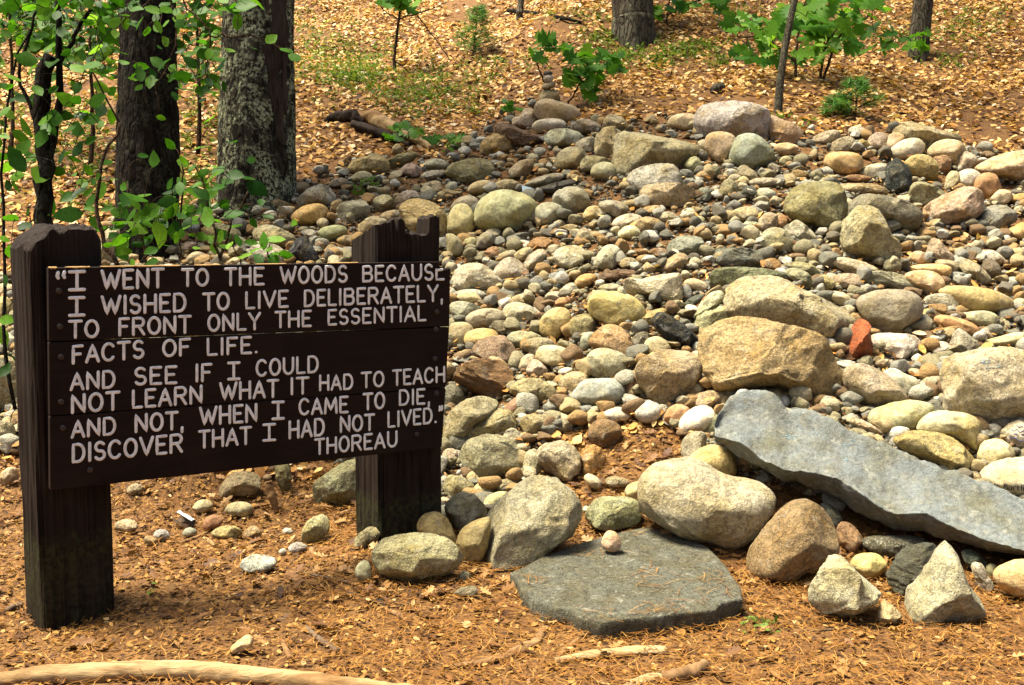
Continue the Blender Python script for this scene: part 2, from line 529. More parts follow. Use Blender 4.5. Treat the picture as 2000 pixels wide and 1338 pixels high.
# ------------------------------------------------------------------ stones of the pile
# one line per stone: tile colour shape [options] | outline | label [# short name used by its neighbours' labels]
TILE = {'A': (600, 0, 2.847), 'B': (1300, 0, 2.847), 'C': (860, 400, 3.3456), 'D': (1400, 400, 3.3333), 'E': (680, 760, 2.314),
        'F': (1300, 760, 2.314), 'G': (0, 880, 2.857), 'H': (0, 0, 2.847), 'I': (340, 330, 5.5556), 'N': (0, 0, 1.0)}
STONES = '''
A T s k=base| 1262,605 1290,565 1350,553 1430,570 1495,605 1517,650 1490,688 1440,690 1370,685 1290,670| olive brown oval boulder carrying the little tower of balanced stones # the cairn's base boulder
A T a on=base| 1287,560 1296,515 1330,492 1385,496 1408,545 1400,566 1340,574 1295,574| tan wedge, lowest and widest of the balanced tower stones
A T m on=base| 1297,492 1318,462 1350,450 1385,458 1375,484 1330,503| tilted flat tan stone, second from the bottom of the balanced tower
A G s on=base| 1310,440 1325,415 1350,412 1370,430 1362,456 1330,462| round grey stone, second from the top of the balanced tower
A D m on=base| 1309,415 1320,398 1345,394 1366,402 1360,416 1330,421| tiny dark flat stone topping the balanced tower
A P m| 1140,690 1150,650 1185,645 1210,600 1260,610 1290,660 1285,700 1250,720 1170,710| pinkish grey triangular stone leaning left of the cairn's base boulder
A W s| 1255,695 1290,665 1400,660 1440,685 1430,715 1350,740 1270,735| smooth white flat stone just below the balanced tower
A R l| 1048,700 1070,684 1130,685 1230,740 1320,748 1345,790 1320,812 1230,835 1160,830 1100,790 1050,745| long layered brown slab slanting left of the white lumps at the crest
A Y a top=.5| 960,842 985,770 1050,740 1120,750 1160,785 1150,850 1050,868 970,862| pale olive angular stone at the left end of the crest # the pale angular crest stone
A W m| 1325,790 1340,730 1400,715 1470,720 1530,750 1500,820 1400,820 1350,810| lumpy bright white stone under the smooth white flat one
A W m| 1490,800 1540,765 1610,765 1620,810 1580,840 1510,835|
A L m| 1375,910 1400,850 1450,820 1520,820 1555,860 1540,925 1460,945 1390,935|
A G m| 1460,705 1530,655 1610,680 1640,715 1580,755 1490,745|
A T a| 1640,720 1660,650 1700,630 1760,660 1785,720 1700,735|
A T a| 1600,870 1610,740 1660,710 1725,712 1720,880 1650,890| upright tan block pressed against the left of the great squared block
N L a bs=.9 top=.45 col=178,166,120| 1197,340 1203,262 1212,255 1255,255 1330,272 1372,282 1368,300 1335,325 1290,335 1225,346| great squared olive block at the crest with a bright flat top # the great squared block
A T m| 1520,955 1530,880 1590,865 1690,890 1680,945 1580,960|
A G s| 1575,965 1600,910 1680,900 1720,950 1700,1005 1600,995|
N W m| 1225,355 1235,335 1270,322 1318,322 1330,345 1328,378 1290,388 1240,382| pale rounded boulder below the right half of the great squared block
N T a top=.55| 1256,402 1255,365 1290,358 1340,360 1357,372 1350,402 1290,410| tan brick shaped stone in front of the pale rounded boulder
A T m| 1110,960 1170,900 1240,880 1270,920 1240,975 1170,990|
A L m| 765,965 800,915 870,890 1000,880 1040,940 1020,1010 900,1020 820,1005| broad flattish olive boulder left of the pile's middle, under the crest # the broad olive boulder
A T s| 885,1065 920,1015 1000,1000 1030,1020 1010,1065 930,1085|
A T m| 1010,1065 1040,1010 1130,995 1180,1020 1160,1065 1080,1075|
A G m| 1190,1035 1290,980 1400,960 1440,985 1330,1040 1250,1050|
A D l| 1250,1055 1330,1030 1480,990 1520,1020 1430,1060 1360,1088 1290,1078| dark flat slate leaning above the speckled grey stone
A L s bs=1.1 mat=smooth| 935,1190 960,1120 1030,1070 1120,1060 1220,1090 1280,1150 1262,1220 1200,1270 1100,1298 1000,1285 945,1240| big smooth grey green egg shaped boulder at the pile's left # the egg boulder
A G s| 1255,1190 1290,1140 1350,1125 1420,1150 1430,1200 1380,1242 1300,1254 1260,1232| smooth rounded stone touching the egg boulder on its right
A G m mat=granite| 1365,1130 1380,1070 1450,1040 1530,1050 1572,1100 1560,1170 1480,1205 1400,1198| speckled grey round stone right of the egg boulder and its neighbour # the speckled round stone
A G m| 1610,1135 1680,1110 1760,1130 1800,1170 1740,1215 1680,1195|
A Y m| 220,945 250,900 310,875 400,865 450,900 455,955 370,970 280,975| olive brown boulder at the far left edge of the pile below the log
A T l| 430,920 470,870 600,840 610,880 530,925 460,938|
A L s| 235,995 290,950 350,960 372,1000 320,1018 250,1014|
A G s| 115,1035 150,990 220,995 232,1022 180,1045|
A P m| 500,955 560,905 620,920 635,965 590,990 520,975|
A G m| 630,920 680,880 770,890 790,935 720,955 650,945|
A W a| 625,980 660,950 750,945 765,972 700,998 640,1000| thin bright white flake among stones left of the broad olive boulder
A G m| 480,1115 540,1060 600,1060 640,1110 600,1175 510,1165|
A T m| 350,1155 380,1095 440,1080 480,1110 470,1155 400,1175|
A G a top=.4| 150,1225 170,1150 220,1120 310,1110 345,1160 330,1205 250,1225 180,1235| blocky slate grey stone with a flat pale top, behind the sign's right post
A Y m bs=1.05 mat=rough| 515,1205 530,1130 600,1105 700,1130 770,1190 778,1310 690,1330 600,1320 540,1265| rough yellow boulder seen through the gaps in the rotten right post # the yellow boulder behind the right post
A T s| 780,1295 790,1190 830,1140 890,1140 925,1200 930,1275 870,1316 800,1316| upright brown egg shaped stone between the right post and egg boulder
A G s| 790,1175 830,1105 900,1085 950,1110 960,1165 920,1195|
A T m| 395,1215 420,1180 500,1165 520,1190 500,1220 430,1235|
A P m| 300,1255 330,1210 400,1200 412,1255 370,1285 310,1285|
A L s| 60,1290 90,1265 170,1250 222,1270 210,1312 150,1336 80,1332|
N Y a| 653,467 675,458 698,465 690,481 670,481|
A T m| 645,1055 670,1010 740,1005 752,1065 690,1085|
A G s| 760,1055 790,1010 832,1020 832,1060 790,1070|
A T s| 1530,1205 1560,1150 1620,1145 1640,1190 1600,1230 1550,1225|
A W m| 1690,1255 1720,1210 1800,1185 1870,1210 1830,1250 1750,1275|
A W s| 1725,1315 1760,1260 1820,1255 1855,1290 1830,1330 1760,1330|
A Y m mat=rough| 1830,1265 1850,1215 1910,1205 1970,1230 1965,1280 1900,1305 1850,1295| round rough yellow stone in the pile's middle # the rough yellow stone
A Y m| 1850,1175 1880,1150 1960,1140 1972,1172 1920,1214 1870,1205|
A W m| 655,1115 690,1068 740,1082 735,1115 690,1130|
B W m bs=1.05 mat=rough col=232,226,210| 165,700 180,620 220,570 330,560 470,575 560,600 590,660 602,710 570,790 500,800 380,790 300,790 210,760| huge white boulder crowning the crest of the pile # the huge white boulder
B P s| 222,800 235,750 300,735 370,750 395,800 385,870 330,908 270,892 235,850| pinkish upright stone leaning on the front of the huge white boulder
B B s| 350,900 390,770 450,745 520,760 570,810 605,870 560,925 470,945 400,925| dark grey round boulder under the right side of the huge white boulder # the dark round boulder
B T s| 12,695 30,650 90,632 170,640 170,720 90,725 30,720| yellow brown smooth stone left of the huge white boulder
B P m| 580,660 600,640 660,680 730,690 752,740 730,795 650,805 585,785| pale pink stone touching the huge white boulder on its right
B T s| 600,815 640,795 720,800 745,828 700,862 630,868|
B P m| 810,785 860,740 950,715 985,750 960,788 880,808 820,803|
B W a| 1018,722 1050,700 1100,705 1130,740 1080,772 1040,752| little pure white stone standing on the right crest
B T m| 895,835 940,780 1020,755 1062,780 1040,825 960,855|
B Y m| 1060,815 1080,770 1140,790 1148,835 1100,845|
B W m mat=rough| 1130,825 1140,750 1200,735 1248,760 1225,835 1160,845| sparkling white quartz lump on the right crest
B T m| 1285,765 1310,700 1360,675 1430,690 1520,730 1610,735 1647,780 1600,810 1480,855 1440,865 1400,785| long tan boulder topping the right end of the crest # the long tan crest boulder
B T s| 1218,815 1230,760 1280,735 1345,750 1335,795 1270,835 1230,845|
B W s| 1238,885 1250,830 1320,780 1400,765 1442,800 1430,845 1370,885 1290,900| whitish long stone tilted up to the right at the right crest
B T s| 1460,865 1490,800 1560,775 1630,785 1662,840 1640,895 1600,925 1550,885 1490,875| smooth round tan stone right of the whitish tilted one
B Y s| 885,905 900,860 970,845 1050,850 1097,900 1080,952 1000,975 920,955| olive brown egg lying alone on gravel below the right crest # the lone brown egg stone
B B s| 855,955 890,920 932,950 930,980 875,980|
B G s| 1080,965 1110,925 1200,905 1262,930 1235,975 1150,995 1090,985|
B K a| 1215,1025 1240,950 1270,885 1310,890 1350,930 1372,1010 1360,1085 1290,1088 1240,1065| jet black jagged rock standing among tan stones on the right # the black jagged rock
B Y m| 1330,915 1380,860 1480,865 1512,920 1500,995 1450,1010 1370,965|
B O a| 1490,905 1500,870 1560,865 1592,920 1580,965 1510,970| rusty brown block right of the black jagged rock
B W m| 1610,935 1650,840 1700,850 1727,900 1690,945 1640,955|
N T m| 1905,332 1930,315 1968,300 2010,292 2040,310 2040,350 2000,362 1960,345| large tan boulder cut off by the frame on the right crest
B W s| 1615,1005 1640,950 1710,940 1757,980 1740,1035 1680,1055 1630,1045|
B O s| 1720,1045 1740,980 1800,960 1852,990 1862,1060 1820,1115 1760,1115| round rust yellow stone near the right edge above the grey block
B T m| 1550,1055 1570,980 1600,950 1645,960 1615,1055 1580,1065|
B L a| 1360,1105 1370,1030 1420,1010 1520,1040 1592,1090 1540,1135 1460,1155 1380,1150|
B P m bs=1.05| 1460,1185 1490,1130 1590,1080 1690,1035 1740,1070 1757,1160 1700,1225 1600,1265 1520,1275 1480,1225| big pinkish boulder sloping up to the right, near the right edge # the pinkish boulder
B L m bs=1.0 col=96,92,62| 1020,1205 1050,1110 1110,1075 1200,1080 1290,1110 1400,1150 1462,1210 1420,1275 1310,1305 1230,1265 1130,1245| long dark olive boulder behind the triangular tan one # the dark olive boulder
B Y m bs=1.05 col=150,134,82| 665,1165 690,1080 760,1030 860,1015 960,1020 1002,1090 1012,1180 990,1255 920,1305 850,1295 760,1235 700,1205| big rounded olive tan boulder left of the triangular tan one # the rounded olive boulder
B T a| 950,1065 980,1020 1150,1020 1242,1050 1230,1095 1080,1085|
B G a top=.4 col=120,122,114| 1750,1245 1800,1160 1880,1140 1952,1160 1962,1235 1910,1255 1890,1305 1800,1295 1760,1275| grey angular block with a pale top at the right edge # the grey block at the right edge
B T s| 1800,1115 1850,1050 1922,1070 1922,1115 1870,1145|
N O s| 1974,390 1985,379 2010,377 2010,400 1990,403|
N O s| 1960,460 1972,446 2010,430 2020,470 1985,472| smooth orange brown stone cut by the frame below the grey block
B Y s| 165,980 190,950 240,950 267,980 240,1015 190,1010| small smooth yellow pebble left of the dark round boulder
B T m| 385,965 420,915 470,930 512,990 480,1015 400,995|
B T s| 390,1015 430,975 467,1000 450,1035 400,1035|
B W m| 460,1015 500,990 600,990 652,1010 600,1035 500,1040|
B B m| 590,1005 640,965 692,990 680,1035 620,1035|
B G m| 310,995 340,940 390,940 402,980 350,1005|
B G a| 235,965 260,920 300,930 312,980 270,1000|
B W a| 565,955 580,900 642,930 620,965|
B G s| 630,895 660,865 702,880 700,925 650,925|
B O m| 690,975 720,940 792,960 790,995 720,1005|
B T m| 810,995 840,950 900,980 912,1012 830,1015|
B O m| 980,995 1030,970 1110,975 1152,1000 1080,1015|
B D m| 410,1135 430,1040 502,1035 502,1095 450,1105|
B G s| 500,1100 520,1040 612,1060 612,1105 540,1115|
B W a| 240,1065 270,1030 312,1040 300,1085 255,1090|
B B a| 175,1105 190,1040 252,1050 252,1115 200,1120|
B L a| 300,1095 320,1010 370,990 417,1050 400,1115 330,1125|
B T m| 340,1215 380,1170 460,1145 522,1170 522,1225 450,1245 370,1235|
B W s| 80,1205 110,1160 160,1170 172,1200 120,1225|
B T s| 140,1235 170,1200 217,1210 217,1255 170,1265|
B T m| 240,1195 280,1160 342,1170 290,1210|
B P a| 510,1285 540,1190 612,1185 632,1240 590,1305 530,1295| upright pinkish flat stone left of the rounded olive boulder
B W a| 430,1275 460,1230 522,1240 532,1285 470,1295|
B O m| 600,1235 640,1190 682,1220 660,1275 610,1270|
B L s| 100,925 130,880 180,870 212,930 150,965|
C W m| 340,465 370,400 420,355 470,345 530,385 582,440 570,475 460,505 390,495| pale smooth cone shaped stone just right of the sign's top right corner # the pale cone stone
C W m mat=granite| 70,505 120,410 200,385 280,395 340,440 400,500 430,545 340,565 200,555 100,565| pink and white speckled stone half hidden by the sign's top right corner
C W m mat=granite| 740,345 770,290 850,265 920,280 962,330 940,385 860,420 780,405| pitted whitish round stone midway down the pile
C W a| 545,395 580,330 650,290 702,310 690,365 660,405 630,435 570,425|
C W m| 1000,385 1050,300 1090,265 1150,270 1182,310 1160,375 1110,420 1040,425|
C B s| 230,265 250,210 300,175 350,190 362,240 320,275 260,290| small blue grey round stone under the egg boulder
C T m| 885,225 910,165 950,150 990,190 1002,250 950,270 900,265|
C W m| 1415,85 1450,50 1510,45 1552,80 1520,115 1450,115|
C W s| 1565,75 1590,30 1640,20 1682,60 1650,100 1590,100|
C L a top=.4 col=136,140,124| 1475,315 1530,215 1650,205 1717,220 1710,275 1640,340 1560,325| grey wedge shaped rock with a flat top in mid pile # the grey wedge rock
C O a| 580,265 610,220 680,210 737,240 730,285 650,310 600,295| rust brown lump in a pocket of leaves below the egg boulder
C O a| 250,375 290,300 350,270 392,290 380,335 300,375|
C T m mat=rough| 1430,425 1480,360 1560,315 1617,330 1610,395 1560,435 1480,450|
D B l bs=.8 col=126,130,116| 0,405 0,320 30,285 180,280 340,320 335,395 280,415| long smooth slate grey stone with an orange stone at its right tip # the long slate stone
D L a col=120,118,90| -50,545 -45,430 0,405 170,405 330,415 450,450 462,480 300,490 180,505 130,565 60,575| long dark olive block directly below the long slate stone
C W a bs=.8 top=.5 mat=rough| 1210,535 1230,480 1320,490 1430,470 1540,450 1582,470 1582,560 1592,620 1500,675 1440,645 1330,605 1250,585| jagged white slab in the middle of the pile # the jagged white slab
C Y s k=oliv col=168,150,84| 975,695 980,620 1030,580 1130,570 1230,590 1300,640 1337,710 1290,775 1180,795 1080,775 1010,735| plump olive yellow boulder with a pebble resting on top # the plump olive yellow boulder
C G s on=oliv| 1150,572 1170,532 1200,545 1225,590 1200,608| small pale pebble resting on top of the plump olive yellow boulder
C L s| 950,645 970,580 1030,555 1110,560 1000,610|
C Y s| 650,815 660,740 730,680 810,675 852,720 830,795 790,845 740,875 680,855| smooth bright yellow stone shaped like a pear in mid pile # the yellow pear stone
C W m mat=granite| 410,705 440,650 520,640 600,670 652,720 620,775 530,785 440,745| white and black mottled stone left of the yellow pear stone
C L s| 165,745 210,700 290,680 380,685 427,730 390,775 290,805 200,795|
C G m| 60,645 150,630 230,650 272,690 220,720 150,760 70,705|
C L s| 55,785 130,770 190,780 222,830 200,885 130,935 60,935|
C Y s| 155,895 180,830 270,810 350,820 382,870 330,925 230,955|
C R m| 210,975 240,900 320,870 420,860 472,920 502,1000 480,1095 400,1045 280,1015| dull brown boulder right of the sign, behind the rusty layered one # the dull brown boulder
C G m mat=granite| 430,875 480,830 570,830 652,850 660,885 560,945 500,935|
C G m mat=granite| 530,925 560,880 640,870 722,880 742,920 690,965 600,985|
C T s| 625,995 650,930 740,920 830,945 867,990 830,1045 740,1065 650,1035|
C L m mat=granite| 835,805 860,740 950,715 1002,740 1012,830 930,885 860,875|
C B s| 915,895 940,840 1000,830 1032,860 980,935 925,955|
C T m col=158,118,70| 970,925 1000,860 1060,800 1140,790 1212,830 1262,920 1277,980 1220,1020 1100,965| tan brown boulder between the plump yellow one and the white speckled one # the tan brown boulder
C W s mat=granite| 955,1065 965,990 1010,950 1090,945 1190,975 1227,1030 1200,1095 1110,1135 1010,1125| white speckled rounded stone right of middle, above the blue grey one # the white speckled stone
C B s| 855,1265 900,1190 960,1150 1070,1140 1180,1150 1217,1200 1200,1285 1100,1325 950,1315| smooth blue grey stone with pale streaks below the white speckled stone # the smooth blue grey stone
C T m| 775,1185 800,1120 880,1095 950,1110 977,1160 920,1215 840,1240|
C T m| 450,1225 500,1160 600,1130 700,1160 772,1230 792,1295 700,1305 560,1285| pale tan loaf shaped stone just right of the rusty layered boulder
C O l bs=1.05 col=140,96,44| 95,1155 120,1060 200,1015 300,1010 410,1040 472,1110 450,1205 400,1275 300,1285 180,1245| rusty brown layered boulder beside the sign's right edge # the rusty layered boulder
C T m| 300,1015 350,990 430,1030 492,1130 470,1155|
C G s| 505,1055 540,990 600,975 627,1010 590,1085 530,1095|
C W m| 555,1105 590,1020 630,1010 702,1070 690,1115 620,1135|
C Y a bs=1.05 top=.5 col=186,160,110| 1270,1115 1300,1020 1380,980 1500,970 1690,985 1702,1060 1690,1165 1600,1245 1480,1305 1380,1265 1310,1185| large yellowish tan boulder with a flat top left of the huge yellow one # the flat topped tan boulder
C K a| 1395,785 1430,715 1480,715 1570,770 1680,860 1712,930 1620,975 1500,905| black angular rock slanting down to the right in the pile's middle # the slanting black rock
C Y a| 1310,795 1330,720 1440,680 1482,690 1470,745 1400,795|
C T s| 1330,935 1350,880 1420,860 1480,890 1502,960 1400,990 1350,980|
C D m mat=granite| 1245,905 1280,840 1360,830 1382,900 1310,965 1260,945|
C G m mat=granite| 1680,835 1690,700 1740,670 1860,665 1902,720 1850,805 1730,855|
C W m| 1640,825 1660,720 1700,650 1780,570 1852,570 1852,645 1760,665 1692,700 1690,795| tall whitish stone tilted right beside the slanting black rock
C O s| 875,525 910,460 1000,450 1032,480 960,540 900,550| smooth orange stone under a dark flat slate in mid pile
C R l| 1010,505 1060,440 1200,420 1302,440 1240,485 1100,495|
C B s| 1030,555 1060,520 1150,515 1202,550 1150,575|
C W a| 755,595 790,550 860,505 902,550 890,595 800,615|
C O m| 740,655 770,610 870,600 882,640 800,675|
C T s| 1590,505 1640,480 1720,500 1752,550 1690,575 1610,545|
C D m| 1580,685 1620,610 1742,575 1700,625 1620,695|
C Y m| 470,505 510,470 590,475 560,545 500,565|
C B m| 590,495 640,455 702,470 680,510 620,515|
C D m| 740,505 800,465 842,500 780,565 740,565|
C T m| 1180,415 1180,360 1250,340 1312,390 1290,430 1230,405|
C O m| 1275,365 1300,330 1370,330 1392,370 1350,405|
C O m| 1350,315 1400,280 1480,290 1502,330 1430,355|
C T m| 490,205 510,185 560,190 572,220 530,245 500,235|
C G s| 75,605 110,560 230,550 302,580 280,615|
C T s| 100,605 160,560 250,590 272,640 190,655|
C L m| 330,795 350,760 410,755 462,790 460,835 400,865|
C W s| 765,1095 800,1065 880,1060 872,1090 800,1120|
C G s| 850,1045 900,1005 950,1020 952,1065|
C T m| 760,905 800,880 890,920 892,965 810,935|
N L m col=92,96,66| 862,770 875,752 892,752 908,776 905,800 870,804|
C R s| 1200,1235 1230,1130 1280,1130 1312,1200 1290,1255|
C T m| 1630,1295 1680,1240 1790,1215 1862,1260 1800,1315 1690,1335|
C L s| 40,205 45,190 100,200 152,260 130,335 50,350|
C L s| 150,235 200,210 242,225 230,295 160,295|
C L m| 170,345 210,295 262,310 240,375 180,380|
C T m| 470,335 540,280 602,280 600,335 530,370|
D T m bs=1.05 col=182,160,116| 820,205 850,110 920,30 980,10 1040,40 1090,120 1150,220 1177,300 1150,395 1080,410 980,365 900,345 840,305| tall triangular tan boulder standing on its broad end, upper right # the triangular tan boulder
D W a| 445,195 480,130 510,100 560,120 640,190 652,235 560,245 510,235|
D L m col=168,158,124| 280,295 290,210 340,160 400,150 470,180 517,270 460,315 350,305|
D Y m col=196,136,60| 290,405 310,360 370,345 420,380 442,440 360,430| orange stone wedged at the right tip of the long slate stone
D T m bs=.8 col=186,172,124| 50,645 80,570 130,510 220,475 370,465 480,490 580,560 720,620 850,690 932,760 880,835 820,905 740,915 650,900 450,860 250,820 100,760| great smooth pale tan boulder lying behind the huge yellow one # the great pale boulder
D Y m bs=.85 mat=rough col=196,164,98| -110,965 -100,830 -10,790 100,740 250,735 420,770 560,800 680,840 722,910 762,1000 802,1060 847,1130 840,1275 780,1315 640,1305 470,1245 300,1215 100,1215 0,1215 -60,1155| huge yellow streaked boulder at the pile's right centre, behind the long slab # the huge yellow boulder
D G s bs=1.05 col=112,108,88| 915,645 960,590 1080,560 1220,560 1300,600 1322,680 1290,755 1190,815 1090,845 1010,805 950,735| smooth dark grey egg shaped boulder right of the great pale one # the dark egg boulder
D G l| 925,505 960,450 1050,430 1200,450 1290,500 1317,550 1200,560 1050,550 960,530| flat grey slab above the dark egg boulder
D T m| 755,505 800,450 900,450 962,480 930,545 830,555|
D T s| 1220,475 1270,435 1380,430 1450,460 1477,520 1450,585 1370,590 1310,545| rounded pale stone right of the flat grey slab
D Y s| 1450,575 1500,540 1640,530 1800,560 1922,620 1900,685 1760,705 1580,695| wide smooth yellow stone near the right edge, above the orange rod
D W a| 1345,635 1390,585 1500,580 1567,610 1550,685 1460,705 1400,675| square white stone between the dark egg boulder and wide yellow stone
D G s| 1600,745 1640,700 1740,690 1822,710 1832,765 1780,795 1680,795|
D O s| 1420,765 1440,720 1520,725 1640,760 1707,810 1680,855 1580,845 1480,805| orange rod shaped stone near the right edge # the orange rod stone
D RR a mat=layered col=198,108,58| 830,1015 850,930 880,840 920,770 970,755 1002,800 1022,880 1002,965 970,1025 920,1040| broken bright red orange rock standing upright # the broken red rock
D W a mat=granite| 1015,895 1050,850 1150,845 1290,850 1340,890 1362,940 1290,985 1190,1015 1100,985 1030,935| speckled white diamond shaped stone right of the broken red rock
D G m mat=granite col=156,140,110| 840,1115 880,1050 950,1040 1080,1090 1170,1170 1242,1260 1220,1305 1000,1330 920,1315 860,1235| brownish grey speckled boulder in front of the broken red rock # the grainy brown boulder
D W s| 1080,1105 1150,1060 1230,1110 1300,1130 1322,1190 1270,1255 1190,1255 1120,1185|
D T s| 1250,1245 1310,1200 1367,1210 1300,1285 1260,1280|
N P m bs=1.0 mat=rough col=232,214,176| 1848,805 1852,712 1880,694 1922,680 2000,680 2035,720 2035,820 1990,828 1950,855 1895,830 1860,815| big pale boulder with blue chalk marks at the right edge # the chalk marked boulder
D T m| 760,385 780,340 870,350 980,380 1062,425 1010,450 900,465 820,425|
D T m| 430,405 460,380 560,370 662,410 650,475 610,475 540,435|
D L m| 440,445 500,410 580,430 642,520 620,565 520,505|
D Y m| 640,505 690,450 760,480 772,540 680,585|
D W s| 1400,945 1440,890 1510,900 1547,960 1490,1005 1430,995|
D G a mat=granite| 1540,905 1570,810 1620,820 1700,890 1737,940 1660,980 1560,990| pale grey angular stone left of the chalk marked boulder's top
D T s| 1720,895 1850,860 1970,830 2010,840 2010,905 1800,925|
D Y s| 1250,425 1290,390 1500,385 1532,440 1480,475 1400,445|
D T m| 1420,385 1460,355 1560,370 1617,420 1560,455|
D P a| 1370,355 1400,230 1440,220 1510,290 1552,360 1480,385|
D T s| 1240,355 1290,300 1350,310 1382,370 1300,395|
D W m| 1290,295 1320,230 1390,230 1392,290|
D W m| 1665,355 1720,300 1810,295 1882,350 1870,400 1760,375|
D T m| 1580,405 1640,350 1720,400 1792,490 1740,520 1670,495|
D R m col=92,72,62| 1730,445 1750,350 1830,360 1852,470 1800,505|
D T s| 1890,345 1920,285 2005,280 2005,380|
D Y m| 1860,435 1960,430 1992,460 1920,485|
D G s| 715,585 760,560 850,580 887,630 840,675 770,635|
D Y m| 1310,705 1370,670 1420,690 1412,735 1320,745|
D T m| 1310,805 1340,745 1420,760 1442,810 1350,825|
D L m| 1370,1075 1390,980 1440,970 1462,1065 1400,1095|
D T m| 1230,1085 1290,1060 1372,1100 1320,1135|
D P m| 1020,1035 1080,1000 1182,1020 1090,1085|
D T m| 1330,1155 1380,1120 1500,1120 1492,1185 1400,1215 1340,1195|
D W m| 1710,845 1750,795 1812,820 1790,875|
D T s| 1890,675 1950,610 2005,610 2005,695|
D W s| 170,125 220,100 280,130 260,170 200,165|
E L m bs=1.05 mat=granite col=168,162,124| 600,785 610,690 640,560 720,480 800,410 880,395 960,420 1030,480 1067,560 1030,665 980,725 850,775 700,810 640,805| big pale grey green boulder resting on the dark flat slab's left corner # the big front boulder
E Y s| 310,635 330,580 380,558 430,570 470,640 487,705 430,685 350,675| smooth yellow egg stone beside the foot of the right post # the yellow egg stone
E G a mat=granite| 430,545 470,490 540,465 590,500 627,570 580,625 510,665 480,635| blue grey granite block between the yellow egg stone and big front boulder
E L s col=142,124,66| 490,695 520,630 600,590 650,590 610,785 530,785 495,735| olive yellow rounded stone tucked behind the big front boulder's left side
E L a bs=.8 top=.5 mat=granite col=150,146,110| 100,805 115,700 250,675 430,670 500,720 517,790 480,838 330,890 150,855| long grey lichen tinted block in front of the right post # the long front block
E G s| 25,825 60,775 100,790 102,865 60,875|
E L m mat=rough| 505,305 540,240 620,210 720,230 780,290 782,385 700,395 600,415 530,355| lumpy olive grey boulder right of the right post, carrying a dead leaf # the lumpy olive boulder
E L m col=172,162,116| 540,215 560,140 650,90 720,100 757,150 750,195 640,235 560,245|
E L m| 430,225 440,130 520,60 600,40 682,70 650,115 570,155 540,205 530,265 440,275| ridged olive green boulder tucked against the sign's lower right edge
E W m mat=rough col=196,178,146| 850,315 880,250 950,240 1010,250 1052,310 1040,385 990,425 920,395| pale pinkish knobbly stone behind the big front boulder # the knobbly pale stone
E G m mat=granite| 790,405 800,290 850,280 882,340 892,405|
E G m| 695,235 720,180 770,185 807,240 780,275|
E R s| 700,95 740,45 790,35 822,80 780,130 720,125| small dark brown round stone left of a leafy hollow, under the layered boulder
E L m| 770,155 810,115 890,115 942,150 880,195 820,220|
E Y a col=200,142,62| 1045,335 1070,265 1130,260 1172,320 1140,375 1060,380| small bright orange angular stone right of the knobbly pale stone
E W s| 1140,115 1190,85 1260,85 1292,125 1220,155|
E R m| 1080,215 1110,150 1180,140 1242,180 1200,255 1130,265|
N L s bs=1.0 mat=granite col=176,170,134| 1247,980 1250,930 1290,905 1370,900 1420,935 1470,940 1505,955 1512,985 1490,1022 1430,1063 1370,1058 1300,1033 1255,1003| broad pale speckled boulder behind the dark flat slab's right half # the broad speckled boulder
E L m mat=granite| 1070,595 1110,510 1180,490 1300,500 1322,540 1310,605 1240,615 1150,650|
E G s| 1060,405 1090,380 1140,410 1157,450 1120,460|
E P m| 1155,425 1180,395 1240,400 1287,430 1220,455|
E T s| 1245,475 1270,430 1330,415 1335,495 1280,500|
E L m| 430,475 440,400 500,385 572,440 540,470 470,495|
E L m| 650,425 760,400 782,440 700,470|
E T m| 560,465 590,425 640,430 662,465 600,490|
E L s| 610,545 620,490 680,465 732,470 640,550|
E P m| 425,335 430,270 490,275 507,320 450,355|
E W m| 1055,565 1065,525 1102,540|
E L m| 20,695 60,640 110,630 147,640 130,685 50,725|
E T m col=132,116,88| 480,910 560,890 592,910 540,945 490,935|
E G m| 500,855 520,820 550,830 552,865|
E O s| 1420,155 1450,80 1510,70 1552,100 1500,175| rusty orange smooth stone on the leaves below the flat topped tan boulder
N W s| 1322,833 1343,803 1376,792 1398,805 1390,838 1345,850|
E W m| 1395,125 1400,70 1450,75 1420,135|
E G m| 1510,315 1515,230 1570,195 1622,200 1610,305 1550,325|
N P s on=slab| 1172,1062 1184,1038 1202,1037 1215,1058 1208,1077 1186,1078| lone tan pebble resting on top of the dark flat slab
F T s bs=1.0 mat=rough col=144,118,72| 375,825 390,730 440,660 530,540 610,500 690,520 750,590 780,700 760,775 640,805 520,865 420,865| big brown rounded boulder right of the dark flat slab # the brown front boulder
F W a mat=rough| 640,935 660,860 730,790 810,770 870,830 940,900 1012,950 950,995 920,1045 830,1070 740,1035 660,985| craggy white rock at the bottom right on the ground # the craggy white rock
F L a bs=1.0 mat=granite col=172,166,126| 1100,1065 1110,950 1180,850 1280,700 1330,740 1370,820 1400,900 1472,990 1440,1055 1280,1065 1170,1080| pale pyramid shaped rock at the bottom right under the long slab's end # the pyramid rock
F D l col=92,98,78| 1005,875 1050,790 1120,730 1200,710 1250,740 1190,840 1130,940 1100,965| dark green striped stone left of the pyramid rock
F Y s| 830,795 870,750 950,745 997,780 960,845 900,855|
F T m col=150,104,60| 780,685 790,600 840,610 892,670 880,715 840,745|
F D m| 890,725 920,670 1050,670 1202,690 1180,725 1050,765|
F D s col=96,98,92| 690,570 710,510 770,540 802,590 780,655|
F Y s col=184,164,112| 920,155 950,90 1040,65 1130,50 1212,80 1150,165 1080,195 960,185|
F L s col=176,166,130| 1140,195 1170,130 1270,105 1380,115 1422,170 1415,255 1390,285 1320,225 1220,195| smooth rounded oblong stone under the chalk marked boulder
F Y m mat=rough col=184,170,108| 1025,245 1080,200 1200,190 1330,230 1420,320 1442,385 1320,395 1180,340| rough yellow green boulder behind the middle of the long slab # the yellow green boulder
